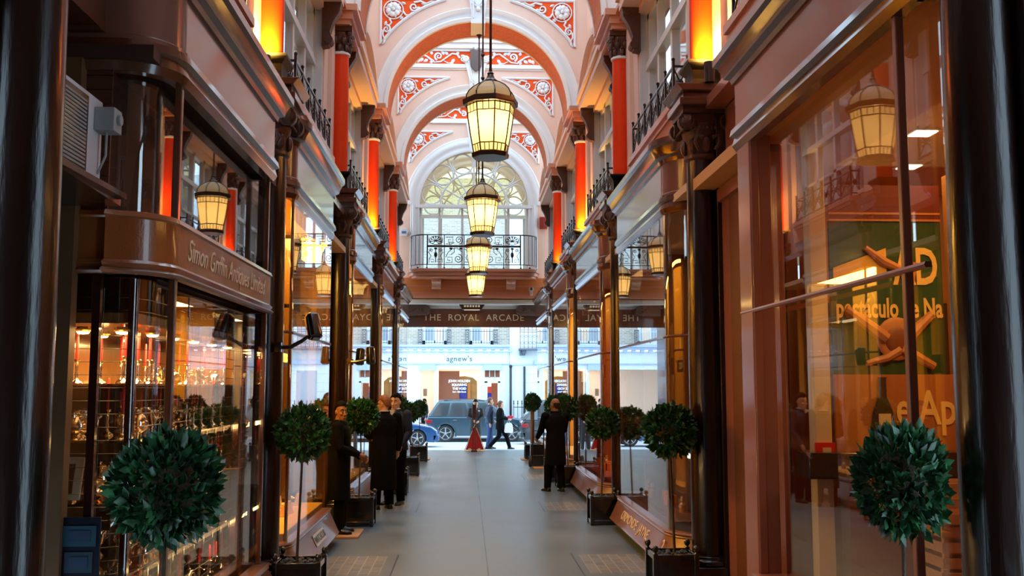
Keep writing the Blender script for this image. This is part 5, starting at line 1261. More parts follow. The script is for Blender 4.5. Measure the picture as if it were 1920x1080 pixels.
def car(label, body, x_rear, yc, zg, L, W, H, top, roof, wb, wr, cat='car', front=1, clear=.22):
    """top: list of (u,z) from rear to front along the upper edge of the lower body; roof: (belt rear, roof rear, roof front, belt front, belt z)"""
    root = thing('car', label, cat, (x_rear+L/2*front, yc, zg))
    def X(u): return x_rear+u*front
    y0, y1 = yc-W/2, yc+W/2
    m = MB(); poly = []
    for c in wb[::-1]: pass
    bottom = [(.12, clear)]
    for c in wb: bottom += [(c+(wr*1.16)*math.cos(R(a)), max(clear, wr+wr*1.16*math.sin(R(a)))) for a in range(198, -19, -18)]
    bottom += [(L-.12, clear)]
    poly = [(X(u), zg+z) for u, z in bottom]+[(X(u), zg+z) for u, z in top[::-1]]
    n = len(poly); ym = [y0, y0+.10, y1-.10, y1]; rr = []
    cx = X(L/2)
    for y, k in zip(ym, (.985, 1, 1, .985)): rr.append([(cx+(px-cx)*k, y, pz-(.03 if (y in (y0, y1) and pz > zg+.75) else 0)) for px, pz in poly])
    m.rings(rr); m.build('body', body, root, bevel=.03, ang=.7)
    br, rr_, rf_, bf, bz = roof
    def G(t, s_, k=0):      # t 0..1 belt->roof, s_ 0..1 rear->front ; side y
        a = br+(rr_-br)*t; b = bf+(rf_-bf)*t
        return X(a+(b-a)*s_), zg+bz+(H-bz)*t
    def YI(t): return .03+.20*t
    m = MB(); rings = []
    for t in (0, .85, 1):
        ra, rz = G(min(t, 1), 0); fa, _ = G(t, 1); yi = YI(t)+(.06 if t == 1 else 0); zz = zg+bz+(H-bz)*t
        rings.append([(ra, y0+yi, zz), (fa, y0+yi, zz), (fa, y1-yi, zz), (ra, y1-yi, zz)])
    m.rings(rings); m.build('cabin', body, root, bevel=.05, ang=.7)
    def pane(cuts, name='window'):
        for s0, s1 in cuts:
            for sgn, yy in ((-1, y0), (1, y1)):
                if sgn > 0: continue
                pts = []
                for t, s_ in ((.06, s0), (.06, s1), (.82, s1), (.82, s0)):
                    px, pz = G(t, s_); pts.append((px, yy+YI(t)-.012, pz))
                q = MB(); q.add(pts+[(a, b+.01, c) for a, b, c in pts], [(0, 1, 2, 3), (4, 5, 6, 7), (0, 1, 5, 4), (1, 2, 6, 5), (2, 3, 7, 6), (3, 0, 4, 7)]); q.build(name, CARGLASS, root)
    pane([(.04, .24), (.27, .52), (.56, .90)])
    for e, s_, nm in ((0, -1, 'rear_window'), (1, 1, 'windscreen')):
        pts = []
        for t, y in ((.08, y0+.14), (.08, y1-.14), (.86, y1-.26), (.86, y0+.26)):
            px, pz = G(t, e); pts.append((px+s_*.02*front, y, pz))
        q = MB(); q.add(pts+[(a-s_*front*.02, b, c) for a, b, c in pts], [(0, 1, 2, 3), (4, 5, 6, 7), (0, 1, 5, 4), (1, 2, 6, 5), (2, 3, 7, 6), (3, 0, 4, 7)]); q.build(nm, CARGLASS, root)
    for c in wb:
        for y in (y0+.12, y1-.12): wheel(root, X(c), zg+wr, y, wr)
        m = MB(); m.M = Matrix.Translation((X(c), y0, zg+wr)) @ Matrix.Rotation(PI/2, 4, 'X'); pts = [(wr*1.17*math.cos(R(a)), wr*1.17*math.sin(R(a)), .01) for a in range(-15, 196, 15)]; m.tube(pts, .03, 6); m.build('wheel_arch', body, root)
    m = MB(); m.box(*sorted((X(wb[0]+wr*1.3), X(wb[1]-wr*1.3))), y0-.03, y0+.05, zg+clear, zg+clear+.05); m.build('side_sill', CHROME, root)
    for s_ in (.55, .34): px, pz = G(0, s_); m = MB(); m.box(px-.09, px+.09, y0-.025, y0-.0, pz-.16, pz-.13); m.build('door_handle', CHROME, root)
    for s_ in (.54, .26, .93):
        px, pz = G(0, s_); m = MB(); m.box(px-.005, px+.005, y0-.004, y0+.01, zg+clear+.1, pz-.05); m.build('door_seam', BLACK, root)
    px, pz = G(.05, .90); m = MB(); m.ball((px, y0-.10, pz+.06), (.09, .11, .07), 10, 8); m.build('wing_mirror', body, root)
    tl = mat('tail_light_red', (.28, .004, .008), .3, 0, .3); hl = mat('headlight_glass', (.35, .40, .46), .15, .3, .6)
    m = MB(); m.box(*sorted((X(.03), X(.32))), y0-.006, y0+.2, zg+bz-.28, zg+bz-.12); m.build('tail_light', tl, root, bevel=.02)
    m = MB(); m.box(*sorted((X(L-.34), X(L-.10))), y0+.01, y0+.3, zg+bz-.36, zg+bz-.24); m.build('headlight', hl, root, bevel=.03)
    m = MB(); m.box(*sorted((X(-.02), X(.2))), y0+.0, y1, zg+clear+.08, zg+clear+.3); m.box(*sorted((X(L-.2), X(L+.02))), y0, y1, zg+clear+.05, zg+clear+.28); m.build('bumper', body, root, bevel=.03)
    return root
SUVP = mat('slate_blue_paint', (.04, .085, .12), .22, .5, 1)
BMWP = mat('bright_blue_paint', (.02, .10, .28), .2, .4, 1)
BLKP = mat('black_car_paint', (.012, .018, .028), .18, .3, 1)
zg = SZ(43.5)
car('slate blue sport utility car parked across the street, side on', SUVP, -2.03, 44.45, zg, 4.78, 1.9, 1.84,
    [(.02, .55), (.0, .9), (.10, 1.12), (3.45, 1.12), (3.9, 1.06), (4.45, .96), (4.72, .80), (4.78, .5)], (.12, .62, 2.75, 3.62, 1.10), (.90, 3.83), .375)
rl = MB(); rl.tube([(-1.2, 43.75, zg+1.82), (-.9, 43.75, zg+1.88), (.2, 43.75, zg+1.88), (.6, 43.75, zg+1.80)], .02, 6)
rl.build('roof_rail', BLACK, [o for o in COL.objects if o.name == 'car'][0])
zg2 = SZ(36.7)
car('bright blue saloon car nosing in from the left edge of the entrance', BMWP, -5.65, 37.55, zg2, 4.40, 1.74, 1.40,
    [(.02, .5), (.02, .85), (.2, .98), (3.0, .92), (3.6, .86), (4.15, .74), (4.36, .6), (4.40, .45)], (.55, 1.2, 2.4, 3.15, .92), (.95, 3.62), .32, clear=.18)
zg3 = SZ(39.6)
car('black estate car entering on the right behind the bay tree', BLKP, 1.98, 40.45, zg3, 4.6, 1.76, 1.46,
    [(.02, .5), (.0, .85), (.12, .98), (3.2, .96), (3.9, .88), (4.4, .74), (4.58, .5)], (.05, .50, 2.6, 3.4, .96), (.98, 3.75), .33, clear=.2)
# ------------------------------------------------------------------ people
def solid(mb_or_list, name, m, parent, vox=.007, smooth_it=2):
    """fuse overlapping closed shapes into one continuous skin"""
    me = bpy.data.meshes.new(name); me.from_pydata(mb_or_list.v, [], mb_or_list.f)
    bm = bmesh.new(); bm.from_mesh(me); bmesh.ops.recalc_face_normals(bm, faces=bm.faces); bm.to_mesh(me); bm.free()
    t = bpy.data.objects.new(name+'_tmp', me); COL.objects.link(t)
    r = t.modifiers.new('r', 'REMESH'); r.mode = 'VOXEL'; r.voxel_size = vox
    if smooth_it: s_ = t.modifiers.new('s', 'SMOOTH'); s_.iterations = smooth_it; s_.factor = .5
    dg = bpy.context.evaluated_depsgraph_get(); dg.update()
    out = bpy.data.meshes.new_from_object(t.evaluated_get(dg)); out.name = name
    bpy.data.objects.remove(t); bpy.data.meshes.remove(me)
    out.polygons.foreach_set('use_smooth', [True]*len(out.polygons)); out.materials.clear(); out.materials.append(m)
    o = bpy.data.objects.new(name, out); COL.objects.link(o); o.parent = parent
    return o

def person(label, loc, rz, h=1.76, head_yaw=0, head_pitch=0, arms=None, feet=((-.11, .02), (.11, .02)), knees=None, coat=.95, coatm=None, trm=None, hairm=None, hair='short', skin=None, shirt=None, w=1.0, tie=False, vox=.007, shoem=None, lean=0, group=None):
    root = thing('person', label, 'person', loc, rz=rz, local=True); k = h/1.76; root.scale = (k, k, k)
    if group: root['group'] = group
    skin = skin or SKIN
    LN = lambda z: lean*(z-.9)            # forward lean
    sh = [(-.19*w, -.0, 1.43), (.19*w, 0, 1.43)]
    arms = arms or [((-.25, -.02, 1.13), (-.24, .06, .86)), ((.25, -.02, 1.13), (.24, .06, .86))]
    HC = Vector((0, .02+LN(1.6), 1.625))
    RH = Matrix.Translation(HC) @ Matrix.Rotation(head_yaw, 4, 'Z') @ Matrix.Rotation(-head_pitch, 4, 'X')
    # body
    b = MB()
    def ell(z, rx, ry, yo=0, n=20): return [(rx*math.cos(2*PI*q/n), yo+LN(z)+ry*math.sin(2*PI*q/n), z) for q in range(n)]
    b.rings([ell(.86, .14, .10), ell(.95, .165, .115), ell(1.1, .145, .105), ell(1.3, .175*w, .115), ell(1.42, .16*w, .095), ell(1.47, .07, .065), ell(1.50, .057, .06, .0), ell(1.58, .055, .06, .01)])
    def limb(mb, pts, rs): mb.tube(pts, rs, 12)
    hands = []
    for sd in (0, 1):
        s_ = (-1, 1)[sd]; el, wr = [Vector(p) for p in arms[sd]]; S0 = Vector(sh[sd])+Vector((0, LN(1.43), 0))
        limb(b, [S0, S0.lerp(el, .5), el, el.lerp(wr, .5), wr], [.052, .046, .038, .036, .026]); b.ball(S0, .055, 10, 8)
        d = (wr-el).normalized(); hands.append((sd, el, wr, d))
        inw = Vector((-s_, 0, 0)); inw = (inw-d*inw.dot(d)); inw = inw.normalized() if inw.length > .01 else Vector((0, 1, 0))
        side_ = d.cross(inw).normalized()       # across the knuckles
        palm = wr+d*.05
        b.tube([wr-d*.01, wr+d*.03, wr+d*.06, wr+d*.092], [.024, .032, .036, .030], 10)
        for q in range(4):
            o = side_*(.027-.018*q); L_ = (.066, .076, .070, .055)[q]
            p0 = wr+d*.082+o; p1 = p0+d*L_*.45+inw*.006; p2 = p1+(d*.7+inw*.6).normalized()*L_*.35; p3 = p2+(d*.3+inw*.9).normalized()*L_*.28
            b.tube([p0, p1, p2, p3], [.0092, .009, .0085, .007], 7)
        p0 = wr+d*.035+side_*.03; p1 = p0+(d*.6+side_*.6+inw*.5).normalized()*.035; p2 = p1+(d*.9+inw*.5).normalized()*.03
        b.tube([p0, p1, p2], [.012, .011, .008], 7)
    ft = []
    for sd in (0, 1):
        s_ = (-1, 1)[sd]; f = feet[sd]; fz = f[2] if len(f) > 2 else 0
        hip = Vector((s_*.09, 0, .9)); an = Vector((f[0], f[1], .09+fz)); kn = Vector(knees[sd]) if knees else hip.lerp(an, .48)+Vector((0, .03, 0))
        limb(b, [hip, hip.lerp(kn, .5), kn, kn.lerp(an, .4), an], [.085, .075, .055, .053, .036]); ft.append((hip, kn, an, s_))
    # head
    hd = MB(); hd.M = RH
    rr = []
    for z, rx, yf, yb in ((-.125, .022, .068, .02), (-.118, .038, .085, -.01), (-.10, .05, .092, -.045), (-.07, .06, .09, -.066), (-.035, .067, .088, -.082), (0, .072, .087, -.092), (.035, .075, .088, -.097), (.07, .074, .08, -.095), (.10, .062, .06, -.082), (.122, .04, .035, -.055), (.13, .015, .008, -.02)):
        n = 24; cy = (yf+yb)/2; ry = (yf-yb)/2
        rr.append([(rx*math.cos(2*PI*q/n)*(1-.08*max(0, math.sin(2*PI*q/n))), cy+ry*math.sin(2*PI*q/n), z) for q in range(n)])
    hd.rings(rr)
    hd.tube([(0, .085, .012), (0, .10, -.02), (0, .112, -.045), (0, .095, -.052)], [.008, .011, .015, .012], 8)
    for s_ in (-1, 1):
        hd.ball((s_*.012, .098, -.048), (.010, .012, .008), 8, 6); hd.tube([(s_*.012, .087, .026), (s_*.033, .086, .032), (s_*.055, .07, .024)], [.008, .009, .006], 6)
        hd.ball((s_*.04, .072, -.03), (.02, .016, .018), 8, 6)
        hd.ball((s_*.076, -.006, -.01), (.009, .02, .03), 8, 8); hd.ball((s_*.082, -.013, .0), (.006, .014, .02), 8, 6)
    hd.ball((0, .089, -.078), (.024, .010, .006), 8, 6); hd.ball((0, .087, -.090), (.020, .010, .007), 8, 6); hd.ball((0, .078, -.113), (.02, .016, .012), 8, 6)
    b.v += hd.v if False else []
    nk = len(b.v); b.v += hd.v; b.f += [tuple(i+nk for i in f) for f in hd.f]
    body = solid(b, 'body', skin, root, vox*.85, 1)
    for s_ in (-1, 1):
        e = MB(); e.M = RH; e.ball((s_*.031, .080, .006), (.0135, .010, .0075), 8, 6); eo = e.build('eye', mat('eye_white', (.5, .48, .45), .2), root, world=False)
        e = MB(); e.M = RH; e.ball((s_*.031, .0885, .006), (.006, .004, .006), 8, 6); e.build('iris', BLACK, eo, world=False)
    e = MB(); e.M = RH
    for s_ in (-1, 1): e.tube([(s_*.014, .094, .03), (s_*.033, .093, .037), (s_*.055, .077, .03)], .0042, 5)
    e.build('eyebrows', hairm, root, world=False)
    e = MB(); e.M = RH; e.tube([(-.023, .094, -.083), (0, .1005, -.083), (.023, .094, -.083)], .0036, 5); e.build('lips', mat('lips', (.30, .09, .07), .5), root, world=False)
    # hair
    hm = MB(); hm.M = RH
    if hair != 'bald':
        lo = {'short': .0, 'crop': .015, 'bun': -.05}[hair]; t_ = .006 if hair == 'crop' else .014
        rr = []; n = 28
        for z, rx, yf, yb in ((lo-.04, .05, -.05, -.09-t_*.6), (lo, .076+t_*.4, -.012, -.096-t_), (.03, .078+t_*.5, .02, -.10-t_), (.055, .079+t_*.5, .045, -.10-t_), (.08, .074+t_*.7, .080, -.10-t_), (.11, .06+t_, .066+t_*.5, -.082-t_), (.135+t_*.4, .038+t_, .04, -.055), (.145+t_*.6, .012, 0, -.02)):
            cy = (yf+yb)/2; ry = (yf-yb)/2; rr.append([(rx*math.cos(2*PI*q/n), cy+ry*math.sin(2*PI*q/n), z) for q in range(n)])
        hm.rings(rr)
        r_ = random.Random(3)
        for q in range(70):
            a = r_.uniform(0, 2*PI); el_ = r_.uniform(.25, 1.5); rx, ry, rz_ = .078+t_*.6, .093+t_*.6, .1+t_*.7
            p = Vector((rx*math.cos(a)*math.cos(el_), -.008+ry*math.sin(a)*math.cos(el_), .04+rz_*math.sin(el_)))
            if p.y > .02 and p.z < .07: continue
            hm.ball(p, (.012, .014, .009), 6, 4)
        if hair == 'bun':
            hm.ball((0, -.12, .03), (.05, .05, .05), 10, 8); hm.tube([(.07, .02, .05), (.085, -.01, -.02), (.07, -.03, -.07)], .016, 6); hm.tube([(-.07, .02, .05), (-.085, -.01, -.02), (-.07, -.03, -.07)], .016, 6)
    else:
        n = 28; rr = []
        for z, rx, yf, yb in ((-.06, .05, -.055, -.088), (-.03, .073, -.02, -.094), (.02, .079, .0, -.102), (.045, .079, -.01, -.102), (.05, .06, -.04, -.09)):
            cy = (yf+yb)/2; ry = (yf-yb)/2; rr.append([(rx*math.cos(2*PI*q/n), cy+ry*math.sin(2*PI*q/n), z) for q in range(n)])
        hm.rings(rr)
    solid(hm, 'hair', hairm, root, .005, 1)
    # trousers
    t = MB(); t.rings([ell(.80, .14, .11), ell(.93, .185, .135), ell(1.0, .17, .125)])
    for hip, kn, an, s_ in ft:
        a2 = an+Vector((0, -.005, -.03)); t.tube([hip, hip.lerp(kn, .5), kn, kn.lerp(a2, .5), a2], [.108, .10, .082, .076, .068], 14)
    solid(t, 'trousers', trm, root, vox, 2)
    # shoes
    for hip, kn, an, s_ in ft:
        s2 = MB(); z0 = an.z-.09; tl = 0 if z0 < .02 else .5
        M0 = Matrix.Translation((an.x, an.y, an.z)) @ Matrix.Rotation(-.6 if z0 > .02 else 0, 4, 'X') @ Matrix.Rotation(-s_*.12, 4, 'Z'); s2.M = M0
        s2.rings([[(x*wd, y, -.09+zz*hh) for x, zz in ((-1, 0), (1, 0), (1.05, .35), (.7, .95), (0, 1.1), (-.7, .95), (-1.05, .35))] for y, wd, hh in ((-.085, .026, .05), (-.07, .036, .075), (-.03, .038, .085), (.03, .04, .075), (.09, .046, .055), (.14, .044, .045), (.175, .03, .035), (.188, .012, .022))])
        s2.build('shoe', shoem or mat('black_shoe_leather', (.008, .008, .009), .3, spec=.4), root, world=False, ang=1.2)
    # coat / jacket
    c = MB(); zb = coat
    prof = [(zb, .215, .165), (min(zb+.12, .93), .21, .16), (.98, .195, .15), (1.12, .18, .142), (1.3, .21*w, .15), (1.40, .20*w, .13), (1.455, .12, .10), (1.485, .078, .085)]
    prof = [p for q, p in enumerate(prof) if q == 0 or p[0] > prof[q-1][0]+.005]
    c.rings([ell(z, rx, ry, .0, 24) for z, rx, ry in prof])
    for sd, el, wr, d in hands:
        S0 = Vector(sh[sd])+Vector((0, LN(1.43), -.005)); w2 = wr-d*.015
        c.tube([S0, S0.lerp(el, .5), el, el.lerp(w2, .5), w2], [.078, .07, .062, .054, .046], 14); c.ball(S0, .08, 12, 8)
    co_ = solid(c, 'coat' if coat < .8 else 'jacket', coatm, root, vox, 2)
    l = MB()
    for s_ in (-1, 1): l.tube([(s_*.075, .01+LN(1.5), 1.505), (s_*.062, .075+LN(1.46), 1.475), (s_*.02, .125+LN(1.3), 1.33)], [.014, .018, .008], 6)
    l.tube([(.075*math.cos(R(a)), LN(1.5)+.0-.072*math.sin(R(a)), 1.505) for a in range(0, 181, 20)], .016, 6)
    l.build('collar', coatm, co_, world=False)
    if shirt:
        q = MB(); q.tube([(.066*math.cos(R(a)), LN(1.5)+.005+.07*math.sin(R(a)), 1.515) for a in range(0, 360, 20)], .012, 6, closed=True)
        q.prism([(-.045, 1.50), (.045, 1.50), (0, 1.34)], 'y', .10+LN(1.45), .135+LN(1.4)); q.build('shirt', shirt, root, world=False)
        if tie: q = MB(); q.prism([(-.014, 1.49), (.014, 1.49), (.02, 1.38), (0, 1.33), (-.02, 1.38)], 'y', .13+LN(1.4), .142+LN(1.4)); q.build('tie', BLACK, root, world=False)
    return root
CB = mat('black_coat_wool', (.004, .004, .005), .8, spec=.08); NAVY = mat('navy_suit_wool', (.010, .018, .045), .7, spec=.3); GREYS = mat('charcoal_suit', (.03, .038, .05), .7)
TRB = mat('black_trousers', (.003, .003, .004), .8, spec=.08); JEAN = mat('blue_denim', (.03, .07, .20), .8, var=.3, vscale=8); BLUEJ = mat('dark_blue_jacket', (.015, .03, .065), .6)
HB = mat('black_hair', (.004, .003, .003), .75, spec=.1); HG = mat('ginger_hair', (.26, .09, .03), .6); HBR = mat('brown_hair', (.16, .055, .025), .5); HGY = mat('grey_brown_hair', (.03, .022, .018), .7, spec=.2)
SHIRT = mat('white_shirt', (.8, .8, .82), .7)
# heading: local +y is the way the person faces
clasp = [((-.25, .06, 1.16), (-.10, .27, 1.03)), ((.25, .06, 1.16), (.09, .27, 1.05))]
person('person in long black coat with clasped hands, looking out by the left window', (-1.88, 13.1, .035), R(-90), 1.70, head_yaw=R(-52), arms=[((-.25, .04, 1.15), (-.08, .30, 1.0)), ((.25, .04, 1.15), (.06, .28, 1.04))], coat=.45, coatm=CB, trm=TRB, hairm=HB, hair='crop', skin=SKIND, w=1.05)
person('person with ginger hair and glasses in a long black coat, seen from behind', (-1.52, 15.85, 0), R(25), 1.79, head_yaw=R(42), arms=[((-.24, .10, 1.14), (-.12, .28, 1.10)), ((.27, .0, 1.14), (.25, .05, .88))], coat=.30, coatm=CB, trm=TRB, hairm=HG, hair='short', skin=SKINP, shirt=SHIRT, w=1.1)
p2 = person('person with dark hair in a navy suit, facing the ginger-haired person', (-1.38, 16.5, 0), R(155), 1.82, head_yaw=R(5), arms=[((-.25, .02, 1.14), (-.20, .2, .92)), ((.25, .02, 1.14), (.24, .06, .88))], coat=.86, coatm=NAVY, trm=TRB, hairm=HB, hair='short', skin=SKINP, shirt=SHIRT, w=1.05)
person('person seen from behind in a long black coat, pushing a hand truck on the right', (1.46, 18.35, 0), R(22), 1.72, head_yaw=R(18), arms=[((-.25, .12, 1.15), (-.22, .34, 1.0)), ((.25, .12, 1.15), (.2, .36, 1.0))], coat=.50, coatm=CB, trm=TRB, hairm=HGY, hair='bald', skin=SKIND, w=1.15, feet=((-.13, .1), (.10, -.05)))
person('person in a charcoal suit with name badge standing in the entrance, facing the camera', (.10, 32.95, -.2), R(180), 1.70, arms=clasp, coat=.62, coatm=GREYS, trm=GREYS, hairm=HB, hair='short', skin=SKINP, shirt=SHIRT, vox=.012)
person('person in a dark jacket and jeans with headphones walking to the right', (.62, 34.9, SZ(34.9)), R(-80), 1.80, head_yaw=R(-5), arms=[((-.25, .03, 1.13), (-.2, .2, .95)), ((.25, -.12, 1.15), (.24, -.05, .88))], coat=.88, coatm=BLUEJ, trm=JEAN, hairm=HBR, hair='short', skin=SKINP, vox=.012, feet=((-.09, .06), (.1, -.10)))
wm = person('person with brown tied-up hair and black coat walking with red purse, white bag', (.98, 34.6, SZ(34.6)), R(-88), 1.68, arms=[((-.22, .05, 1.15), (-.16, .30, 1.12)), ((.22, .02, 1.15), (.16, .28, 1.10))], coat=.72, coatm=CB, trm=TRB, hairm=HBR, hair='bun', skin=SKINP, vox=.012, feet=((-.07, .36), (.07, -.38, .06)), knees=((-.08, .24, .48), (.08, -.05, .48)))
person('person with dark hair behind the slate blue car at the left edge of the entrance', (-2.15, 45.7, -.32), R(120), 1.70, coat=.9, coatm=BLUEJ, trm=TRB, hairm=HB, hair='short', skin=SKINP, vox=.016)
hp = MB(); hp.tube([(.62+.0, 34.9+.09*math.cos(R(a)), SZ(34.9)+1.66+.12*math.sin(R(a))) for a in range(0, 181, 20)], .012, 6); hp.ball((.62, 34.81, SZ(34.9)+1.655), (.03, .015, .035), 8, 6)
tag(hp.build('headphones', BLACK, None), 'dark headphones worn by the walking person in jeans', 'headphones')
bg_ = thing('carrier_bag', 'white carrier bag hanging from the hands of the walking person in black', 'bag', (1.27, 34.5, .3))
z = SZ(34.6); m = MB(); m.rings([[(1.27+x*w_, 34.45+y*.07, zz) for x, y in ((-.14, -1), (.14, -1), (.16, 0), (.14, 1), (-.14, 1), (-.16, 0))] for zz, w_ in ((z+.58, .8), (z+.62, 1), (z+.85, .85), (z+.92, .5))]); m.build('bag_body', mat('white_plastic', (.85, .85, .88), .5), bg_)
m = MB(); m.tube([(1.22, 34.45, z+.91), (1.26, 34.45, z+1.06), (1.31, 34.45, z+.91)], .006, 5); m.build('handle', MATS['white_plastic'], bg_)
pr_ = MB(); pr_.cbox((1.33, 34.48, z+1.12), (.2, .05, .09)); tag(pr_.build('purse', mat('purse_red', (.7, .02, .06), .4), None, bevel=.01), 'small red purse held by the walking person in black', 'purse')
bd = MB(); bd.cbox((.21, 32.78, 1.14), (.07, .01, .045)); tag(bd.build('name_badge', WHITETXT, None), 'white name badge on the charcoal suit in the entrance', 'badge')
gl = MB(); C_ = Matrix.Translation((-1.52, 15.85, 0)) @ Matrix.Rotation(R(25), 4, 'Z') @ Matrix.Scale(1.79/1.76, 4) @ Matrix.Translation((0, .02, 1.625)) @ Matrix.Rotation(R(42), 4, 'Z'); gl.M = C_
for s_ in (-1, 1):
    gl.tube([(s_*.033+.022*math.cos(R(a)), .104, .004+.016*math.sin(R(a))) for a in range(0, 360, 30)], .002, 5, closed=True); gl.tube([(s_*.056, .102, .006), (s_*.078, .05, .008), (s_*.08, -.01, .004)], .002, 5)
gl.tube([(-.011, .104, .006), (.011, .104, .006)], .002, 5)
tag(gl.build('spectacles', BRONZE, None), 'thin spectacles worn by the ginger-haired person', 'glasses')
# ------------------------------------------------------------------ bay trees in black planters
def foliage(seed, n=1500, Rr=.235):
    r = random.Random(seed); m = MB()
    for k in range(n):
        u = r.uniform(-1, 1); a = r.uniform(0, 2*PI); s_ = math.sqrt(1-u*u)
        d = Vector((s_*math.cos(a), s_*math.sin(a), u)); rad = Rr*(r.uniform(.55, 1.0)**.5)*(1+.09*math.sin(3*a+seed)*math.cos(4*u))
        p = d*rad; p.z *= .93
        out = (d+Vector((r.uniform(-.8, .8), r.uniform(-.8, .8), r.uniform(-.5, .9)))).normalized()
        sd = out.orthogonal().normalized(); sd = Matrix.Rotation(r.uniform(0, 6.28), 3, out) @ sd; up = out.cross(sd)
        L_ = r.uniform(.05, .085); w_ = L_*.27
        a0, a1 = p, p+out*L_; mid = p+out*L_*.5+up*.006
        m.add([a0, mid+sd*w_, a1, mid-sd*w_, mid-up*.006+out*.004], [(0, 1, 4), (1, 2, 4), (2, 3, 4), (3, 0, 4)])
    return m
def bay_tree():
    root = thing('bay_tree', '', 'potted tree', (0, 0, 0), local=True)
    foliage(3).build  # prototype foliage below
    f = foliage(3); f.v = [(x, y, z+1.52) for x, y, z in f.v]; me = bpy.data.meshes.new('foliage'); me.from_pydata(f.v, [], f.f); me.materials.append(LEAF); me.polygons.foreach_set('use_smooth', [True]*len(me.polygons))
    o = bpy.data.objects.new('foliage', me); COL.objects.link(o); o.parent = root
    b = MB(); b.ball((0, 0, 1.52), (.15, .15, .14), 12, 8); b.tube([(-.03, 0, .38), (-.02, .0, .7), (-.01, .01, 1.0), (0, 0, 1.3), (.01, 0, 1.45)], [.014, .0125, .012, .011, .01], 8)
    for a in range(0, 360, 60): b.tube([(0, 0, 1.28), (.07*math.cos(R(a)), .07*math.sin(R(a)), 1.36), (.13*math.cos(R(a)), .13*math.sin(R(a)), 1.48)], [.007, .006, .003], 5)
    b.build('trunk', BARK, root, world=False)
    return root
def planter():
    root = thing('planter', '', 'planter', (0, 0, 0), local=True); h = .19
    m = MB(); m.box(-h+.015, h-.015, -h+.015, h-.015, .03, .375); m.build('box', BLACK, root, world=False)
    m = MB()
    for x in (-h, h):
        for y in (-h, h): m.box(x-.022, x+.022, y-.022, y+.022, 0, .41)
    for z in (.04, .37):
        m.box(-h, h, -h-.012, -h+.012, z-.02, z+.03); m.box(-h, h, h-.012, h+.012, z-.02, z+.03); m.box(-h-.012, -h+.012, -h, h, z-.02, z+.03); m.box(h-.012, h+.012, -h, h, z-.02, z+.03)
    m.build('frame', BLACK, root, world=False, bevel=.004)
    for x in (-h, h):
        for y in (-h, h): m = MB(); m.lathe([(.018, .41), (.012, .42), (.026, .435), (.03, .455), (.022, .477), (.001, .485)], (x, y, 0), 14); m.build('finial', BLACK, root, world=False, ang=1)
    m = MB(); r = random.Random(2)
    for k in range(60): m.ball((r.uniform(-.16, .16), r.uniform(-.16, .16), .375+r.uniform(0, .012)), (r.uniform(.012, .026), r.uniform(.012, .026), .012), 6, 4)
    o = m.build('pebbles', SOIL, root, world=False); tag(o, kind='stuff')
    return root
bt, plr = bay_tree(), planter()
TREES = [(-1.50, 4.35, .90, 'left', 'huge bay tree ball close to the camera before the antique shop'),
         (1.70, 4.25, .76, 'right', 'dark bay tree ball close to the camera before the amber window'),
         (-1.68, 8.97, .92, 'left', 'bay tree with long thin trunk before the WATCHCLUB window'),
         (1.72, 9.25, .97, 'right', 'bay tree before the first dark right column and curved window'),
         (-1.70, 14.05, .96, 'left', 'bay tree beside the person with clasped hands'),
         (1.75, 14.05, .92, 'right', 'low bay tree in front of the red-lit right window'),
         (-1.47, 18.0, .88, 'left', 'bay tree just behind the dark-haired person in navy suit'),
         (1.75, 19.2, .85, 'right', 'bay tree to the right of the person seen from behind'),
         (-1.45, 21.8, .80, 'left', 'second farthest left bay tree'),
         (-1.43, 25.8, .80, 'left', 'farthest left bay tree beside the street entrance'),
         (1.56, 26.3, .86, 'right', 'farthest right bay tree by the street entrance with thick trunk'),
         (1.62, 20.3, .8, 'right', 'bay tree hidden behind the person seen from behind')]
PL = ['before the antique silver shop', 'before the amber-lit right window', 'before the WATCHCLUB window', 'at the foot of the nearest right column', 'beside the person with clasped hands', 'before the red-lit right window', 'behind the two suited people', 'beside the person seen from behind', 'second farthest on the left', 'farthest on the left near the entrance', 'farthest on the right near the entrance', 'behind the person seen from behind']
lowz = {5: 1.42}
for k, (x, y, s_, sd, lab) in enumerate(TREES):
    o = bt if k == 0 else copy_tree(bt); o.location = (x, y, 0); zs = {5: .93, 0: .985, 1: 1.0}.get(k, 1.0)
    if k in (8, 9): zs = .9
    o.scale = (s_, s_, zs); o.rotation_euler = (0, 0, k*1.3 if k not in (2, 3) else (0, PI)[k == 3]); tag(o, lab, 'potted tree', 'bay trees lining the arcade')
    if k == 10:
        m = MB(); m.cyl((0, 0, .38), (.0, .0, 1.35), .07, .06, 10); m.build('thick_trunk', mat('pale_trunk', (.28, .16, .09), .8, bump=.4), o, world=False)
    q = plr if k == 0 else copy_tree(plr); q.location = (x, y, 0); tag(q, 'square black planter with ball finials '+PL[k], 'planter', 'black planters')
# wooden wedges and boards
for n, (x, y, w_, d_, lab) in enumerate([(-1.88, 13.15, .6, .7, 'pale wooden threshold board under the feet of the person with clasped hands'), (-1.28, 26.5, .2, .5, 'small wooden board beside the farthest left planter'), (1.33, 26.35, .14, .6, 'small wooden board at the foot of the farthest right planter'), (1.60, 23.6, .42, .5, 'wooden board under the hand truck wheel')]):
    m = MB(); m.box(x-w_/2, x+w_/2, y-d_/2, y+d_/2, 0, .03); tag(m.build('wooden_board', WOODL, None, bevel=.006), lab, 'board')
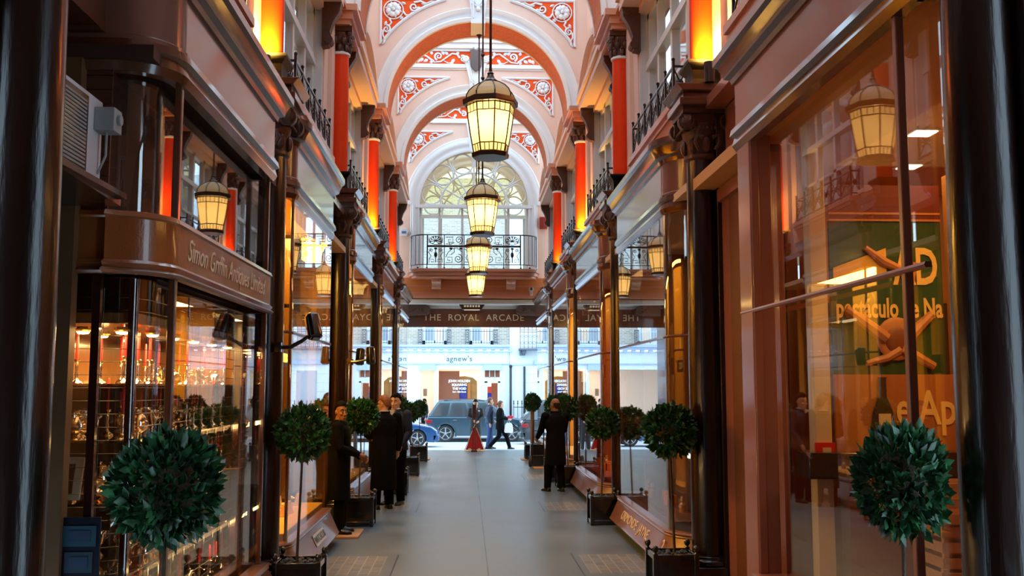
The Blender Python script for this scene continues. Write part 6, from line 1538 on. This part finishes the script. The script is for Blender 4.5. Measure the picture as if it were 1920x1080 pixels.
# hand truck
ht = thing('hand_truck', 'black two-wheeled hand truck with loaded case in front of the person on the right', 'hand truck', (1.55, 23.4, 0))
for x in (1.42, 1.80):
    m = MB(); m.M = Matrix.Translation((x, 23.55, .165)) @ Matrix.Rotation(PI/2, 4, 'Y'); m.lathe([(.07, -.025), (.115, -.035), (.135, -.02), (.135, .02), (.115, .035), (.07, .025)], seg=24); w_ = m.build('wheel', RUBBER, ht)
    m = MB(); m.M = Matrix.Translation((x, 23.55, .165)) @ Matrix.Rotation(PI/2, 4, 'Y'); m.lathe([(.001, -.02), (.07, -.015), (.07, .015), (.001, .02)], seg=18); m.build('rim', mat('rim_grey', (.3, .3, .3), .4, .5), w_)
m = MB()
for x in (1.48, 1.74): m.tube([(x, 23.75, .06), (x, 23.5, .6), (x, 23.3, 1.15), (x, 23.15, 1.2)], .014, 8)
for t in (.3, .6, .9): m.cyl((1.48, 23.65-.4*t, t), (1.74, 23.65-.4*t, t), .012, seg=6)
m.box(1.44, 1.78, 23.72, 23.98, .03, .04); m.build('frame', IRON, ht)
cs = MB(); cs.cbox((1.61, 23.82, .31), (.34, .2, .52)); tag(cs.build('luggage_case', BLACK, None, bevel=.02), 'black case standing on the hand truck plate', 'case')
ht.location.x -= .10; [o for o in COL.objects if o.name == 'luggage_case'][0].location.x -= .10
# sandwich board / umbrella-like red stand in the entrance
sb = thing('pavement_sign', 'red triangular pavement sign with dark pole frame standing in the entrance', 'sign', (.05, 29.6, 0))
m = MB(); m.add([(-.24, 29.75, .02), (.34, 29.75, .02), (.05, 29.68, .8), (-.24, 29.78, .02), (.34, 29.78, .02), (.05, 29.71, .8)], [(0, 1, 2), (3, 4, 5), (0, 1, 4, 3), (1, 2, 5, 4), (2, 0, 3, 5)]); m.build('red_panel', mat('sign_red', (.62, .02, .02), .5), sb, smooth=False)
m = MB(); m.tube([(-.26, 29.74, .03), (.05, 29.67, .8), (.36, 29.74, .03)], .012, 6); m.tube([(-.26, 29.74, .03), (.36, 29.74, .03)], .02, 6); m.build('edge_trim', BRASS, sb)
m = MB()
for x in (-.01, .07): m.tube([(x, 29.5, 0), (x, 29.6, .9), (x, 29.62, 1.42)], [.014, .018, .02], 8)
m.box(-.06, .12, 29.45, 29.62, .0, .05); m.cbox((.03, 29.6, 1.2), (.05, .04, .4)); m.build('pole_frame', mat('dark_redbrown_frame', (.06, .012, .012), .5), sb)
m = MB(); m.box(-.15, -.07, 29.72, 29.735, .05, .09); m.box(.14, .22, 29.72, 29.735, .05, .09); m.build('paper_labels', WHITETXT, sb)
# fittings on the end wall
ab = thing('alarm_box', 'white pentagonal burglar alarm box with blue print on the left of the end wall', 'alarm box', (-2.19, 29.9, 6.7))
m = MB(); m.prism([(-2.31, 6.80), (-2.31, 6.72), (-2.27, 6.60), (-2.07, 6.60), (-2.03, 6.72), (-2.08, 6.82), (-2.26, 6.82)], 'y', 30.03, 30.12); m.build('casing', mat('alarm_white', (.75, .78, .82), .4), ab, bevel=.006)
m = MB(); m.box(-2.24, -2.1, 30.02, 30.03, 6.67, 6.74); m.build('blue_print', mat('alarm_blue', (.1, .2, .5), .4), ab)
m = MB(); m.cbox((-1.99, 30.06, 6.68), (.05, .08, .07)); m.build('flash_lamp', mat('alarm_grey', (.4, .45, .5), .4), ab)
m = MB(); m.box(2.05, 2.29, 30.02, 30.13, 6.85, 7.22); tag(m.build('fire_bell_box', mat('bell_red', (.32, .03, .015), .4), None, bevel=.008), 'dark red box on the right of the end wall under the impost', 'box')
dc = thing('dome_camera', 'small pale dome camera on the right under the end balcony', 'camera', (1.75, 29.9, 4.85))
m = MB(); m.cbox((1.78, 30.06, 4.82), (.09, .12, .16)); m.cbox((1.78, 29.98, 4.94), (.14, .18, .09)); m.build('bracket', mat('camera_cream', (.6, .5, .42), .5), dc, bevel=.008)
m = MB(); m.ball((1.78, 29.9, 4.94), (.05, .05, .05), 12, 8); m.build('dome', BLACK, dc)
# lamp in the red-lit right window
tl = thing('table_lamp', 'glowing globe table lamp inside the red-lit right window', 'lamp', (2.42, 15.9, 1.9))
m = MB(); m.lathe([(.07, 1.86), (.065, 1.9), (.015, 1.92), (.012, 2.02), (.03, 2.04)], (2.42, 15.9, 0), 14); m.box(2.25, 2.7, 15.7, 16.1, .5, 1.86); m.build('stand', REDW, tl)
m = MB(); m.lathe([(.05, 2.04), (.10, 2.12), (.10, 2.24), (.05, 2.34)], (2.42, 15.9, 0), 18); m.build('globe', mat('lamp_globe', (1, .8, .5), .5, emit=(1, .62, .22), es=9), tl)
light('POINT', 'globe_light', (2.3, 15.9, 2.2), 14, (1, .55, .2), .12)
# goods on the platforms
gi = 0
first = {}
spots = []
r = random.Random(11)
for side_, i, kinds in ((1, 1, ['bottle', 'box']), (1, 2, ['box', 'bottle']), (-1, 1, ['stand']), (-1, 2, ['stand', 'bottle'])):
    y = D[i]+1.35 if side_ > 0 else D[i]+.7
    while y < D[i]+(4.1 if side_ > 0 else 3.0):
        k = r.choice(kinds); spots.append((side_, i, k, y)); y += r.uniform(.22, .3)
nm = {'bottle': 'amber scent bottle', 'box': 'orange gift box with black ribbon', 'stand': 'gold watch on a cream stand'}
for side_, i, k, y in spots:
    if k not in first: o = goods(k, side_, y); first[k] = o
    else: o = copy_tree(first[k])
    o.location = (side_*r.uniform(2.18, 2.5), y, .5); o.rotation_euler = (0, 0, 0 if side_ < 0 else PI)
    tag(o, nm[k]+' on the platform of the %s %s shop window' % (['', 'second', 'third'][i], SIDE[side_]), None, 'goods in the %s %s window' % (['', 'second', 'third'][i], SIDE[side_]))
# ornate counter in the curved right window
oc_ = thing('shop_counter', 'dark counter with a white light strip and carved gilt top in the curved window', 'counter', (2.6, 10.9, .5))
m = MB(); m.box(2.35, 2.9, 10.7, 12.6, .5, 1.22); m.box(2.3, 2.95, 10.65, 12.65, 1.22, 1.28); m.build('cabinet', DARKIN, oc_, bevel=.01)
m = MB(); m.box(2.34, 2.35, 10.9, 11.3, 1.12, 1.17); m.build('light_strip', mat('strip_white', (1, .9, .7), .5, emit=(1, .85, .6), es=5), oc_)
m = MB(); r2 = random.Random(4)
for q in range(60): m.ball((r2.uniform(2.35, 2.9), r2.uniform(10.8, 12.5), 1.28+r2.uniform(0, .14)), (r2.uniform(.03, .06),)*3, 7, 5)
m.build('gilt_carving', GOLD, oc_); MB()
# ------------------------------------------------------------------ sky, camera, colour
w = bpy.data.worlds.new('sky'); sc.world = w; nt, N, L = nodes_of(w)
bg = N['Background']; bg.inputs[0].default_value = (.60, .82, 1, 1); bg.inputs[1].default_value = 4.1
cam = bpy.data.cameras.new('camera'); co = bpy.data.objects.new('camera', cam); COL.objects.link(co); sc.camera = co
cam.sensor_width = 36; cam.lens = 36*1828.27/1920; cam.clip_start = .05; cam.clip_end = 300
co.location = (-.203, 0, 1.93)
co.rotation_euler = (PI/2+.1012, 0, -.0462)
vs = sc.view_settings; vs.view_transform = 'Standard'; vs.look = 'None'; vs.gamma = 1; vs.use_curve_mapping = False; vs.exposure = 0
c = sc.cycles; c.max_bounces = 8; c.diffuse_bounces = 4; c.glossy_bounces = 5; c.transmission_bounces = 4; c.transparent_max_bounces = 24
c.caustics_reflective = False; c.caustics_refractive = False; c.sample_clamp_indirect = 4
c.use_denoising = True
